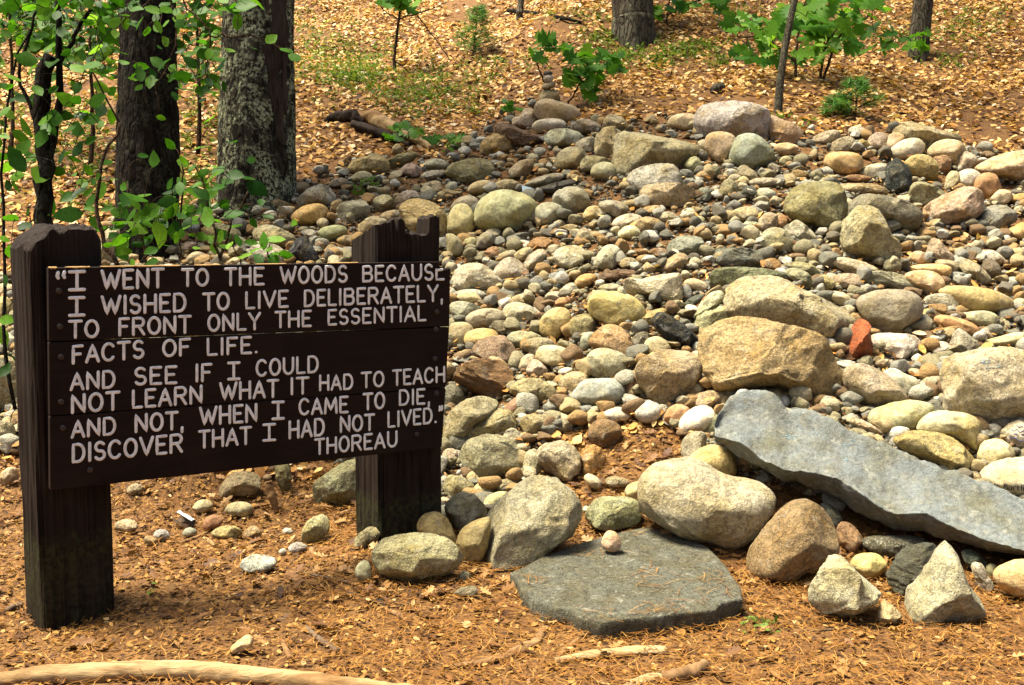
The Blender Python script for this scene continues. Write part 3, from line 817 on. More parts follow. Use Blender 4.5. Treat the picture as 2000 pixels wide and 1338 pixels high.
F T s col=190,172,128| 1410,305 1450,240 1510,225 1582,280 1560,325 1450,370|
N T s k=ink1 col=186,174,142| 1914,940 1935,913 1970,899 2020,894 2035,930 2035,975 1990,975 1945,955| smooth tan stone with dark printed writing, behind the long slab's right end
N W m k=ink2 col=206,196,176| 1952,850 1974,829 2005,819 2035,830 2035,885 1995,886| whitish stone scribbled with purple ink at the right edge
N Y s| 1944,1123 1962,1106 2000,1095 2035,1100 2035,1178 1985,1165 1952,1146| smooth yellowish stone under the right end of the long slab
F W a| 1390,805 1420,780 1450,830 1482,900 1430,925| small bluish white block right of the pyramid rock
F D m| 1330,745 1400,730 1462,790 1400,835|
F T s| 1450,795 1490,790 1502,840 1455,855|
F P m| 960,1055 970,990 1010,960 1082,1040 1000,1070|
F Y s| 100,325 160,270 230,250 312,300 322,385 240,405|
F L m| 165,225 180,130 240,110 260,200|
F P m| 810,155 850,120 970,180 1002,220|
G L m| 1225,235 1260,150 1350,120 1430,140 1462,200 1400,245 1250,265| olive round stone on leaves under the middle of the sign # the olive stone under the sign
G L m bs=.9| 1755,255 1760,170 1830,130 1950,60 2010,80 2010,295 1850,315 1770,305| large olive boulder half hidden behind the right post under the sign # the boulder behind the right post
G L m mat=granite| 1680,495 1700,410 1780,360 1832,390 1832,455 1780,505 1720,535| upright pale speckled stone on the leaves left of the right post # the upright speckled stone
G W a col=214,210,196| 1340,645 1360,610 1420,585 1520,610 1542,640 1460,692 1380,692| bright white flat stone alone on leaves in the left foreground # the lone white stone
G L s| 1255,335 1290,290 1370,290 1412,320 1380,375 1290,365|
G L s| 1075,315 1110,275 1170,280 1192,310 1140,350 1090,345|
G Y a| 1165,485 1200,440 1300,420 1347,450 1340,505 1250,505| flat yellow stone on leaves below the white birch bark # the flat yellow stone
G T m| 1350,475 1390,425 1440,430 1467,470 1400,505|
G R s col=134,84,50| 1130,435 1150,370 1220,360 1252,400 1180,455| reddish brown stone right of the white birch bark
G B s| 1015,465 1040,430 1090,440 1097,470 1040,485|
G B s| 850,475 880,440 930,450 952,490 890,505|
G T m| 630,435 660,390 740,390 772,430 720,455|
G W m| 1600,555 1640,510 1720,530 1712,560 1640,575|
G O s col=206,160,110| 1275,1115 1330,1060 1390,1030 1417,1070 1380,1105 1300,1130| pale orange pointed stone on bare ground near the bottom
G W m| 1570,445 1610,430 1642,460 1590,475|
G R s| 1460,155 1490,130 1520,145 1502,178|
G T m| 690,225 750,180 802,210 780,255|
G G s| 1550,565 1580,545 1607,565 1580,585|
G R s| 800,495 820,475 882,500 850,535|
N T s| 0,928 12,915 30,912 36,935 26,945 4,946|
I W m mat=rough| 535,385 600,300 700,245 780,270 860,310 912,360 930,430 780,450 640,455 550,430| white lumpy stone at the foot of the lichen covered trunk # the lumpy white stone
I T a| 985,405 985,270 1100,265 1150,330 1252,390 1150,470 1050,450|
I W a| 1110,275 1150,215 1250,250 1337,285 1300,315 1160,305|
I T s col=140,118,82| 1230,215 1300,155 1420,140 1467,180 1440,245 1340,275 1270,260| brown oval stone right of the lichen trunk's foot
I O s| 1255,125 1330,100 1397,125 1380,155 1270,160|
I W m| 1330,385 1350,300 1480,190 1640,170 1742,300 1700,385 1540,395 1420,435 1360,425|
I Y s col=206,160,78| 1270,545 1330,450 1450,390 1600,380 1667,450 1650,525 1500,605 1360,610| smooth orange yellow boulder right of the lichen trunk # the orange yellow boulder
I T m| 1690,455 1720,350 1812,335 1832,370 1780,485 1720,505|
I Y a col=200,180,120| 300,665 440,590 560,610 712,710 640,795 560,890 420,870 340,760| pale yellow angular boulder left behind the top of the sign
I G m mat=granite| 650,765 690,720 790,780 822,840 730,865 660,825|
I W m col=206,192,144| 845,695 880,630 1040,608 1190,665 1312,740 1250,845 1150,870 930,790| big pale cream boulder behind the top of the sign
I W m| 815,1070 840,860 920,770 1130,850 1240,950 1250,1080|
I K a| 1240,1030 1260,820 1390,720 1500,830 1575,960 1590,1040| black angular rock behind the top edge of the sign # the black rock behind the sign
I G m| 1390,675 1530,660 1540,765 1490,805 1440,725|
I T m| 1510,825 1570,750 1642,830 1600,905|
I T m| 1625,895 1690,810 1762,850 1740,925 1660,935|
I P m| 50,865 100,800 220,790 252,830 180,895 70,915|
I L s| 125,985 200,905 290,900 372,960 330,1030 160,1040|
I G s| 960,545 1010,480 1110,490 1122,550 1050,580|
I Y m| 1120,545 1160,440 1240,400 1322,420 1270,485 1200,575|
I P m| 420,985 480,910 600,930 652,960 570,1010|
I W s| 570,1030 640,955 740,960 762,1000 650,1050|
I T m| 190,565 210,500 320,500 332,600 220,635|
I W m| 320,485 440,470 462,540 350,575|
I O m| 150,375 300,295 370,350 397,460 270,425|
I T s| 1540,565 1600,525 1682,560 1640,645 1570,625|
N T m col=178,166,118| 193,470 205,452 222,444 240,450 236,480 228,512 196,516| pale tan boulder behind the sign, left of the dark trunk
N T s| 0,556 8,554 26,558 30,572 12,580 0,580|
N Y s| -15,600 -5,582 14,580 24,600 22,624 -5,628|
N W m| -10,655 8,648 30,660 34,680 12,690 -10,688|
N L m| -30,720 -15,700 10,698 32,720 34,780 20,806 -10,800 -30,770| large olive boulder left of the left post
N L m| -30,850 -10,826 14,824 26,850 20,872 -20,876|
'''
HUE = {'W': (214, 204, 178), 'T': (188, 166, 122), 'Y': (190, 158, 94), 'O': (180, 122, 64), 'G': (168, 162, 136), 'B': (138, 140, 132),
       'D': (88, 88, 80), 'K': (34, 36, 38), 'L': (152, 144, 102), 'P': (196, 168, 136), 'R': (128, 86, 56), 'RR': (190, 72, 24)}
HUEWORD = {'W': 'whitish', 'T': 'tan', 'Y': 'yellowish', 'O': 'rusty orange', 'G': 'grey', 'B': 'blue grey', 'D': 'dark grey', 'K': 'black', 'L': 'olive grey', 'P': 'pinkish', 'R': 'brown', 'RR': 'red'}

def chaikin(P, n):
    P = np.asarray(P, float)
    for _ in range(n):
        Q = np.roll(P, -1, 0)
        P = np.stack([0.75 * P + 0.25 * Q, 0.25 * P + 0.75 * Q], 1).reshape(-1, 2)
    return P

def radial(P, n=720):
    """outline -> centroid and radius as a function of angle"""
    Q = np.roll(P, -1, 0)
    cr = P[:, 0] * Q[:, 1] - Q[:, 0] * P[:, 1]
    c = ((P + Q) * cr[:, None]).sum(0) / (3 * cr.sum())
    t = np.linspace(0, 1, 24, endpoint=False)[None, :, None]
    S = (P[:, None] * (1 - t) + Q[:, None] * t).reshape(-1, 2) - c
    a = np.arctan2(S[:, 1], S[:, 0]); r = np.hypot(S[:, 0], S[:, 1])
    g = np.linspace(-np.pi, np.pi, n, endpoint=False)
    o = np.argsort(a)
    return c, np.interp(g, a[o], r[o], period=2 * np.pi)

def stone_shape(S, shape, seed, top=0.0):
    """unit ball -> facetted / lumpy unit body.  axes: x right, y away, z up"""
    rg = np.random.default_rng(seed)
    V = S.copy()
    npl, lo, hi = {'s': (8, 0.78, 0.94), 'm': (12, 0.60, 0.88), 'a': (13, 0.46, 0.78), 'l': (12, 0.48, 0.80), 'x': (9, 0.40, 0.72)}[shape]
    for k in range(npl):
        n = rg.normal(size=3)
        if n[1] > 0.3: n[1] *= -1
        n /= np.linalg.norm(n)
        d = rg.uniform(lo, hi)
        e = V @ n - d
        V -= (np.maximum(e, 0) * (0.985 if shape in 'alx' else 0.90))[:, None] * n
    if top:
        n = np.array([0.05, -0.22, 0.97]); n /= np.linalg.norm(n)
        V -= np.maximum(V @ n - top, 0)[:, None] * n
    amp = {'s': 0.035, 'm': 0.07, 'a': 0.05, 'l': 0.06, 'x': 0.05}[shape]
    off = rg.uniform(0, 60, 3)
    d = amp * vnoise(S * 1.8 + off) + amp * 0.55 * vnoise(S * 4.2 + off) + amp * 0.35 * fbm(S * 9 + off, 3)
    if shape == 'l':
        d += 0.035 * np.sin((V[:, 2] * 1.0 + 0.35 * V[:, 0]) * 24 + 3 * vnoise(S * 3 + off))
    return V * (1 + d)[:, None]

ROCKS = []
DEPTHKEY = {}
def make_stone(pts, hue, shape, opt, label, lm, seed):
    P = np.asarray(pts, float)
    wpx, hpx = np.ptp(P[:, 0]), np.ptp(P[:, 1])
    smooth = chaikin(P, 1 if shape in 'al' else 2)
    c, rr = radial(smooth)
    by = P[:, 1].max() - 0.08 * hpx
    if 'on' in opt:
        d0 = DEPTHKEY[opt['on']]
        th = 0.5 * math.sqrt(wpx * hpx) * 0.9 * d0 / F
        base = at(c[0], P[:, 1].max(), d0)
        zc = d0
    else:
        base = hit(c[0], by)
        d0 = float(depth_of(base))
        th = 0.5 * math.sqrt(wpx * hpx) * float(opt.get('bs', 0.95)) * d0 / F
        zc = d0 + 0.12 * th
    if 'k' in opt:
        DEPTHKEY[opt['k']] = zc
    size = max(wpx, hpx)
    S, T = ico(6 if size > 210 else 5 if size > 75 else 4 if size > 30 else 3)
    V = stone_shape(S, shape, seed, float(opt.get('top', 0)))
    th_a = np.arctan2(-V[:, 2], V[:, 0])
    rho = np.hypot(V[:, 0], V[:, 2])
    # bring the body's own silhouette out to the outline
    nb = 48
    kb = ((th_a + np.pi) / (2 * np.pi) * nb).astype(int) % nb
    sm = np.zeros(nb); np.maximum.at(sm, kb, rho)
    sm = np.maximum(sm, np.maximum(np.roll(sm, 1), np.roll(sm, -1)) * 0.9)
    rho = rho / np.interp(th_a, (np.arange(nb) + .5) / nb * 2 * np.pi - np.pi, sm, period=2 * np.pi)
    r = np.interp(th_a, np.linspace(-np.pi, np.pi, len(rr), endpoint=False), rr, period=2 * np.pi) * (1.03 if size > 150 or 'on' in opt else 1.10)
    px = c[0] + rho * r * np.cos(th_a)
    py = c[1] + rho * r * np.sin(th_a)
    W = EYE + ray(px, py) * zc
    W[:, 1] += V[:, 1] * th
    lo = np.array([base[0], W[:, 1].mean(), W[:, 2].min()])
    big = size * zc / F
    name = 'boulder' if big > 0.30 else 'stone' if big > 0.10 else 'pebble'
    matn = opt.get('mat') or {'s': 'smooth', 'm': 'granite' if seed % 3 == 0 else 'rough', 'a': 'rough', 'l': 'layered'}[shape]
    o = mesh_np(name, W, T, M[matn], smooth=True, loc=lo, k=3)
    col = np.array([float(x) for x in opt['col'].split(',')]) if 'col' in opt else np.array(HUE[hue], float)
    rg = np.random.default_rng(seed + 999)
    col = np.clip(col * (1 + rg.normal(0, 0.05)) + rg.normal(0, 5, 3), 5, 235)
    col = np.clip(col * 0.68 + np.array([176, 172, 148]) * 0.32, 0, 255) if hue not in ('K', 'D', 'RR') else col
    col = np.clip(col * 1.0, 0, 232)
    o.color = lin(col)
    el = wpx / max(hpx, 1)
    sh = 'upright' if el < 0.8 else 'long flat' if el > 2.2 else ('oval' if shape == 's' else 'lumpy' if shape == 'm' else 'angular') if el < 1.5 else ('smooth flattened' if shape == 's' else 'flattened' if shape == 'm' else 'flat angular')
    ROCKS.append(dict(o=o, c=c, d=zc, label=label, lm=lm, hue=hue, sh=sh, size=big, seed=seed, px=size, poly=smooth))
    o['category'] = 'boulder' if name == 'boulder' else name
    o['group'] = 'stones heaped in the rock pile'
    return o

DEPTHKEY['slab'] = 5.02
for i, ln in enumerate(x for x in STONES.strip().split('\n') if x.strip()):
    head, pts, lab = ln.split('|')
    h = head.split()
    ox, oy, sc = TILE[h[0]]
    P = [(ox + float(a) / sc, oy + float(b) / sc) for a, b in (q.split(',') for q in pts.split())]
    opt = dict(q.split('=') for q in h[3:])
    lab, _, lm = lab.partition('#')
    make_stone(P, h[1], h[2], opt, lab.strip(), lm.strip(), 100 + i)
# ------------------------------------------------------------------ the two slabs
def finish_rock(o, rgb, label, lm, px, d, name_cat):
    o.color = lin(rgb)
    o['category'] = name_cat; o['group'] = 'stones heaped in the rock pile'
    pts = np.asarray(px, float)
    ROCKS.append(dict(o=o, c=pts.mean(0), d=d, label=label, lm=lm, hue='G', sh='flat', size=1, seed=0, px=400, poly=pts))

# flat slab lying on the ground: outline dropped on a gently tilted plane
top_px = [(996, 1116), (1060, 1088), (1130, 1062), (1190, 1042), (1260, 1028), (1330, 1040), (1385, 1068), (1420, 1105), (1446, 1150), (1446, 1172), (1415, 1178), (1398, 1190), (1320, 1197), (1232, 1208), (1172, 1222), (1130, 1208), (1112, 1186), (1062, 1176), (1018, 1150)]
def on_plane(px, py, z0, y0, sl):
    r = ray(px, py)
    s = (z0 - EYE[2] + sl * (-y0 + EYE[1])) / (r[2] - sl * r[1])
    return EYE + r * s
T_ = np.array(top_px, float)
Ptop = np.vstack([T_[k] * (1 - u) + T_[(k + 1) % len(T_)] * u for k in range(len(T_)) for u in (0.0, 0.5)]).reshape(-1, 2)
rg = np.random.default_rng(5)
W = np.array([on_plane(x, y, 0.085, 4.35, 0.055) for x, y in Ptop])
bm = bmesh.new()
cen = W.mean(0)
rings = []
for k, (s, dz) in enumerate([(0.0, 0.006), (0.25, 0.004), (0.5, 0.003), (0.72, 0.002), (0.9, 0.0), (0.985, -0.001), (1.0, -0.006), (1.003, -0.03), (0.985, -0.07), (0.955, -0.14)]):
    if s == 0:
        rings.append([bm.verts.new(cen + [0, 0, dz])]); continue
    q = cen + (W - cen) * s
    q = q + np.stack([np.zeros(len(q)), np.zeros(len(q)), dz + 0.007 * fbm(q * 3.0, 3) + 0.004 * fbm(q * 14.0, 3)], 1)
    if k >= 5:
        q[:, :2] += 0.015 * np.stack([fbm(q * 7 + 3, 4), fbm(q * 7 + 40, 4)], 1)
    rings.append([bm.verts.new(v) for v in q])
n = len(W)
for j in range(n):
    bm.faces.new((rings[0][0], rings[1][j], rings[1][(j + 1) % n]))
for a, b in zip(rings[1:], rings[2:]):
    for j in range(n):
        bm.faces.new((a[j], b[j], b[(j + 1) % n], a[(j + 1) % n]))
bmesh.ops.subdivide_edges(bm, edges=bm.edges, cuts=1, use_grid_fill=True)
o = mesh_bm('flat_slab', bm, M['rough'], smooth=True, loc=(cen[0], cen[1], 0.0))
finish_rock(o, (102, 103, 90), 'large dark grey flat slab lying on the ground at the foot of the pile', 'the dark flat slab', top_px, 4.9, 'boulder')

# long grey slab propped on the pile, its right end running out of the frame
ST = [(222, 150, 196, 226), (250, 85, 215, 245), (310, 12, 238, 300), (400, -6, 290, 340), (480, 5, 345, 388), (555, 82, 362, 408), (640, 88, 372, 436), (740, 128, 402, 476), (860, 196, 462, 560), (1000, 258, 548, 614), (1160, 328, 566, 654), (1330, 380, 636, 690), (1450, 428, 668, 716), (1620, 500, 730, 752), (1800, 590, 800, 826), (1950, 660, 862, 890), (2030, 700, 880, 900)]
A_ = Acc()
rows = []
for i, (x, a, b, c_) in enumerate(ST):
    t_ = i / (len(ST) - 1)
    X = 1300 + x / 2.314
    d = 5.45 - 0.85 * (x - 222) / 1808.0
    f_ = lambda yy: 760 + yy / 2.314
    b = b + 0
    prof = []
    back = 0.30
    e = min(1.0, 0.35 + i * 0.25) if i < 3 else 1.0
    for (yy, dd) in [(b + (a - b) * 0.06, back * 1.05 + .14), (a + (b - a) * 0.06, back * e), (a, back * e - 0.06), (a + (b - a) * .35, back * .62 * e), (a + (b - a) * .7, back * .28 * e), (b - (b - a) * .04, 0.012), (b, 0.0), (b + (c_ - b) * .35, .03 * e), (c_, .11 * e), (c_ - 6, .26 * e), (b + (c_ - b) * .2, .40 * e)]:
        prof.append(at(X, f_(yy), d + dd))
    rows.append(np.array(prof))
rows = np.array(rows)
m_ = rows.shape[1]
dense = np.stack([resample(rows[:, k], 220) for k in range(m_)], 1)
tt = np.linspace(0, 22, 220)
for k_, am in ((4, .006), (5, .012), (6, .015), (7, .014), (8, .012), (2, .004), (1, .004)):
    dense[:, k_, 2] += am * fbm(np.stack([tt * 1.1, tt * 0, tt * 0 + k_ * .12], 1), 4)
    dense[:, k_, 1] += am * .7 * fbm(np.stack([tt * 1.3, tt * 0 + 9, tt * 0 + k_ * .12], 1), 4)
fine = []
for i in range(len(dense)):
    loop = np.vstack([dense[i], dense[i][:1]])
    fine.append(np.vstack([loop[:-1] * (1 - u) + loop[1:] * u for u in (0, .25, .5, .75)]).reshape(4, m_, 3).transpose(1, 0, 2).reshape(-1, 3))
fine = np.array(fine)
L_, K_ = fine.shape[:2]
V = fine.reshape(-1, 3)
cc = np.repeat(fine.mean(1), K_, 0)
nrm = V - cc; nrm /= np.linalg.norm(nrm, axis=1)[:, None]
V = V + nrm * (0.009 * fbm(V * 4, 3) + 0.009 * fbm(V * 20, 4))[:, None]
Q = [(i * K_ + j, i * K_ + (j + 1) % K_, (i + 1) * K_ + (j + 1) % K_, (i + 1) * K_ + j) for i in range(L_ - 1) for j in range(K_)]
V = np.vstack([V, fine[0].mean(0), fine[-1].mean(0)])
for j in range(0, K_, 2):
    Q.append((L_ * K_, (j + 2) % K_, (j + 1) % K_, j))
    e0 = (L_ - 1) * K_
    Q.append((L_ * K_ + 1, e0 + j, e0 + (j + 1) % K_, e0 + (j + 2) % K_))
base = V.mean(0); base[2] = V[:, 2].min()
o = mesh_np('long_slab', V, Q, M['smooth'], smooth=True, loc=base)
finish_rock(o, (103, 110, 111), 'long bluish grey slab propped across the pile at lower right', 'the long slab', [(1300 + x / 2.314, 760 + (a + c_) / 2 / 2.314) for x, a, b, c_ in ST], 5.0, 'boulder')
LONGSLAB = o

# marks drawn on two stones and the chalk
def on_surface(px, py, obj):
    dg = bpy.context.evaluated_depsgraph_get()
    r = ray(px, py); r = r / np.linalg.norm(r)
    m = obj.matrix_world.inverted()
    ok, loc, nor, _ = obj.ray_cast(m @ Vector(EYE), (m.to_3x3() @ Vector(r)).normalized())
    if not ok:
        return None
    return np.array(obj.matrix_world @ (loc + nor * 0.0012))
bpy.context.view_layer.update()
def stroke_on(obj, lines, rad, mat, name):
    acc = Acc()
    for ln in lines:
        P = resample(np.array(ln, float), max(4, len(ln) * 4))
        pts = [on_surface(x, y, obj) for x, y in P]
        pts = [p for p in pts if p is not None]
        if len(pts) > 2:
            acc.add(*tube(np.array(pts), rad, 5, round_ends=False))
    if acc.n:
        return acc.build(name, M[mat], parent=obj)
def by_label(s):
    return next(r['o'] for r in ROCKS if s in r['label'])
def fix_parent(ch, par):
    ch.location = -par.location
w1 = by_label('dark printed writing')
wr = [[(1943, 944), (1943, 953)], [(1949, 946), (1944, 950), (1950, 954)],
      [(1961, 945), (1961, 955)], [(1961, 945), (1966, 946), (1966, 949), (1961, 950)], [(1961, 950), (1967, 951), (1967, 955), (1961, 955)],
      [(1976, 950), (1971, 951), (1971, 956), (1976, 956)], [(1976, 950), (1976, 957)],
      [(1980, 957), (1980, 950), (1984, 950)], [(1988, 947), (1988, 957), (1991, 957)], [(1985, 950), (1991, 950)], [(1995, 946), (1995, 958)], [(1999, 954), (2004, 954), (2003, 950), (1999, 951), (1999, 957), (2004, 958)]]
stroke_on(w1, wr, 0.0022, 'ink', 'printed_writing')
w2 = by_label('scribbled with purple')
wr2 = [[(1975, 839), (1981, 842), (1986, 839), (1992, 844), (1999, 841)], [(1985, 831), (1990, 834), (1998, 833)], [(1971, 852), (1977, 856), (1983, 855), (1990, 861), (1998, 860)], [(1981, 849), (1985, 847), (1989, 851)], [(1994, 849), (1999, 848)]]
stroke_on(w2, wr2, 0.0022, 'ink_blue', 'scribble')
def chalk(obj, blobs, mat='chalk'):
    rg = np.random.default_rng(3)
    lines = []
    for x, y, w_, h_, n_ in blobs:
        for _ in range(n_):
            a, b = x + rg.uniform(-w_, w_), y + rg.uniform(-h_, h_)
            lines.append([(a, b), (a + rg.uniform(-5, 8), b + rg.uniform(-3, 3)), (a + rg.uniform(-6, 12), b + rg.uniform(-3, 4))])
    stroke_on(obj, lines, 0.0009, mat, 'chalk_mark')
chalk(LONGSLAB, [(1540, 854, 14, 5, 9), (1655, 865, 8, 8, 6), (1650, 900, 8, 6, 4), (1595, 850, 12, 5, 3)])
chalk(by_label('blue chalk marks'), [(1920, 706, 12, 5, 10), (1935, 716, 14, 5, 5)])

# ------------------------------------------------------------------ ground
xs = np.concatenate([np.arange(-40, -9, 1.0), np.arange(-9, 9, 0.11), np.arange(9, 41, 1.0)])
ys = np.concatenate([np.arange(-8, 2.8, 0.6), np.arange(2.8, 13, 0.09), np.arange(13, 24, 0.3), np.arange(24, 60, 1.5)])
X, Y = np.meshgrid(xs, ys)
Z = ground(X, Y)
qq = np.stack([X.ravel() * 6, Y.ravel() * 6, Y.ravel() * 0], 1)
Z = Z + (0.012 * fbm(qq, 3)).reshape(Z.shape) - 0.006
nx = len(xs)
idx = np.arange(len(xs) * len(ys)).reshape(len(ys), nx)
Q = np.stack([idx[:-1, :-1], idx[:-1, 1:], idx[1:, 1:], idx[1:, :-1]], -1).reshape(-1, 4)
g_ = mesh_np('ground', np.stack([X.ravel(), Y.ravel(), Z.ravel()], 1), Q, M['soil'], smooth=True)
g_['kind'] = 'structure'
g_['label'] = 'leaf strewn forest floor rising into a hillside behind the pile'

# ------------------------------------------------------------------ loose small stones and gravel of the pile
PILE = [(-20, 560), (10, 545), (190, 445), (350, 405), (430, 405), (560, 365), (690, 312), (860, 305), (950, 245), (1040, 195), (1130, 240), (1200, 245), (1310, 225), (1500, 240), (1600, 265), (1700, 255), (1800, 255), (1880, 285), (2020, 320), (2300, 420), (2340, 600), (2300, 1090), (2060, 1080), (1700, 1000), (1450, 930), (1380, 880), (1330, 850), (1290, 825), (1180, 830), (1090, 850), (1060, 890), (1060, 980), (950, 1050), (860, 1010), (690, 930), (600, 880), (360, 880), (60, 900), (-20, 870)]
def small_stones(n, smin, smax, powr, name, seed, sub):
    rg = np.random.default_rng(seed)
    px = rg.uniform(-30, 2340, n * 8); py = rg.uniform(190, 1090, n * 8)
    ok = inpoly(px, py, PILE)
    s = smin * (smax / smin) ** (rg.uniform(size=len(px)) ** powr)          # metres, full length
    hide = np.zeros(len(px), bool)
    hpx = s * 0.32 * F / 7.0
    for r in ROCKS:
        if r['px'] > 38:
            p = np.asarray(r['poly'])
            p = np.asarray(r['c']) + (p - np.asarray(r['c'])) * 0.86
            hide |= inpoly(px, py, p) | inpoly(px, py - hpx, p)
    ok &= ~hide | (rg.uniform(size=len(px)) < (0.04 if sub > 1 else .12))
    px, py, s = px[ok][:n], py[ok][:n], s[ok][:n]
    P = hits(px, py)
    S, T = ico(sub)
    # a handful of base shapes
    bases = [stone_shape(S, 'xmxax'[k % 5], 900 + k) for k in range(15)]
    Vs, Ts = [], []
    for i in range(len(px)):
        B = bases[rg.integers(15)]
        sc = s[i] * 0.5 * np.array([1, rg.uniform(.6, 1), rg.uniform(.38, .8)])
        a, b = rg.uniform(0, 6.28), rg.normal(0, 0.35)
        ca, sa, cb, sb = math.cos(a), math.sin(a), math.cos(b), math.sin(b)
        V = B * sc
        V = V @ np.array([[ca, sa, 0], [-sa, ca, 0], [0, 0, 1]]) @ np.array([[1, 0, 0], [0, cb, sb], [0, -sb, cb]])
        Vs.append(V + P[i] + [0, 0, sc[2] * rg.uniform(0.3, 1.5)])
        Ts.append(T + i * len(S))
    o = mesh_np(name, np.vstack(Vs), np.vstack(Ts), M['pebble' if sub > 1 else 'gravel'], smooth=True, k=3)
    o['kind'] = 'stuff'; o['category'] = 'gravel'
    return o
o = small_stones(7600, 0.04, 0.17, 0.95, 'loose_small_stones', 21, 3)
o['label'] = 'countless small mixed stones filling the gaps of the rock pile'
o = small_stones(27000, 0.014, 0.055, 1.0, 'gravel', 22, 1)
o['label'] = 'fine tan gravel between the stones of the pile'

# ------------------------------------------------------------------ leaf litter
def leaves_mesh(P, size, nor_tilt, seed, name, mat, slim=(0.35, 0.6), lobed=False, slope=True, curl=0.25, dirs=None, up=(0, 0, 1.0)):
    """P points, size lengths: flat leaf blades folded along the midrib"""
    rg = np.random.default_rng(seed)
    n = len(P)
    a = rg.uniform(0, 2 * np.pi, n)
    u = np.stack([np.cos(a), np.sin(a), np.zeros(n)], 1)
    if slope:
        e = 0.05
        gx = (ground(P[:, 0] + e, P[:, 1]) - ground(P[:, 0] - e, P[:, 1])) / (2 * e)
        gy = (ground(P[:, 0], P[:, 1] + e) - ground(P[:, 0], P[:, 1] - e)) / (2 * e)
        N = np.stack([-gx, -gy, np.ones(n)], 1)
    else:
        N = np.tile(up, (n, 1)).astype(float)
    N = N + rg.normal(0, 1, (n, 3)) * nor_tilt
    if dirs is not None:
        u = dirs
    N /= np.linalg.norm(N, axis=1)[:, None]
    u = u - N * (u * N).sum(1)[:, None]; u /= np.linalg.norm(u, axis=1)[:, None] + 1e-9
    v = np.cross(N, u)
    L = size[:, None]
    wd = size * rg.uniform(slim[0], slim[1], n) * 0.5
    wd = wd[:, None]
    lift = (rg.uniform(-0.3, 1.0, n) * curl)[:, None]
    tipz = (rg.uniform(-0.5, 1.0, n) * curl * 0.6)[:, None]
    def pt(x, y, z):
        return P + u * L * x + v * wd * y + N * L * z
    if not lobed:
        pts = [pt(-0.5, 0, 0 * tipz), pt(-0.15, 0.0, 0.02 + 0 * tipz), pt(0.2, 0.0, .02 + tipz * .3), pt(0.5, 0, tipz)]
        for sgn in (1, -1):
            j1 = rg.uniform(.8, 1.15, n)[:, None]; j2 = rg.uniform(.6, 1.0, n)[:, None]
            pts += [pt(-0.34, sgn * j1 * .62, lift * .2), pt(-0.08, sgn * j1, lift * .4), pt(0.24, sgn * j2 * .85, lift * .35 + tipz * .5)]
        Ft = np.array([[0, 1, 4], [1, 5, 4], [1, 2, 5], [2, 6, 5], [2, 3, 6], [0, 7, 1], [1, 7, 8], [1, 8, 2], [2, 8, 9], [2, 9, 3]])
    else:
        mid = [(-0.5, 0), (-0.25, .01), (0.0, .02), (0.25, .02), (0.5, 0)]
        pts = [pt(x, 0, z + tipz * max(0, x) * 1.4) for x, z in mid]
        side = [(-0.32, .45), (-0.16, .32), (-.02, 1.0), (.06, .38), (.27, .95), (.30, .35), (.44, .5)]
        for sgn in (1, -1):
            for x, y in side:
                pts.append(pt(x + rg.normal(0, .015, n)[:, None], sgn * y * rg.uniform(.85, 1.15, n)[:, None], lift * y * .35 + tipz * max(0, x) * 1.2))
        r = list(range(5, 12)); l = list(range(12, 19))
        def sd(s):
            return [(0, 1, s[0]), (1, s[1], s[0]), (1, 2, s[1]), (1, 2, s[1]), (2, s[2], s[1]), (2, s[3], s[2]), (2, 3, s[3]), (3, s[4], s[3]), (3, s[5], s[4]), (3, 4, s[5]), (4, s[6], s[5])]
        Ft = np.array(list(dict.fromkeys(sd(r))) + [(a_, c_, b_) for a_, b_, c_ in dict.fromkeys(sd(l))])
    m = len(pts)
    V = np.stack(pts, 1).reshape(-1, 3)
    T = (Ft[None] + (np.arange(n) * m)[:, None, None]).reshape(-1, 3)
    return V, T

def litter(n, yr, smin, smax, tilt, seed, name, mat, keep=None, slim=(0.4, 0.75), up=0.02, margin=1.2, lobed=False, curl=0.35):
    rg = np.random.default_rng(seed)
    y = np.sqrt(rg.uniform(yr[0] ** 2, yr[1] ** 2, n * 2))
    x = rg.uniform(-1, 1, n * 2) * (0.4546 * y + margin)
    z = ground(x, y)
    P = np.stack([x, y, z], 1)
    if keep is not None:
        px, py, d = project(P)
        k = keep(px, py, rg)
        P = P[k]
    P = P[:n]
    P[:, 2] += rg.uniform(0.0, up, len(P))
    px, py, d = project(P)
    P[:, 2] += inpoly(px, py, PILE) * rg.uniform(0, 0.05, len(P))
    s = rg.uniform(smin, smax, len(P))
    V, T = leaves_mesh(P, s, tilt, seed + 1, name, mat, slim, lobed, curl=curl)
    o = mesh_np(name, V, T, M[mat], smooth=False, k=3)
    o['kind'] = 'stuff'; o['category'] = 'leaf litter'
    return o
inp = lambda px, py, rg: (rg.uniform(size=len(px)) < 0.85 + 0.8 * fbm(np.stack([px * .011, py * .03, px * 0], 1), 3)) & ~inpoly(px, py, PILE) | (rg.uniform(size=len(px)) < 0.05)
o = litter(100000, (6.0, 22), 0.035, 0.088, 0.36, 31, 'fallen_leaves', 'litter', inp, up=0.035, lobed=False)
o['label'] = 'carpet of dry orange brown leaves on the hillside'
o = litter(34000, (3.2, 7.5), 0.010, 0.036, 0.30, 33, 'crumbled_leaves', 'litter2', lambda px, py, rg: ~inpoly(px, py, PILE) | (rg.uniform(size=len(px)) < 0.2), up=0.014)
o['label'] = 'crumbled brown leaf fragments on the bare ground in front'
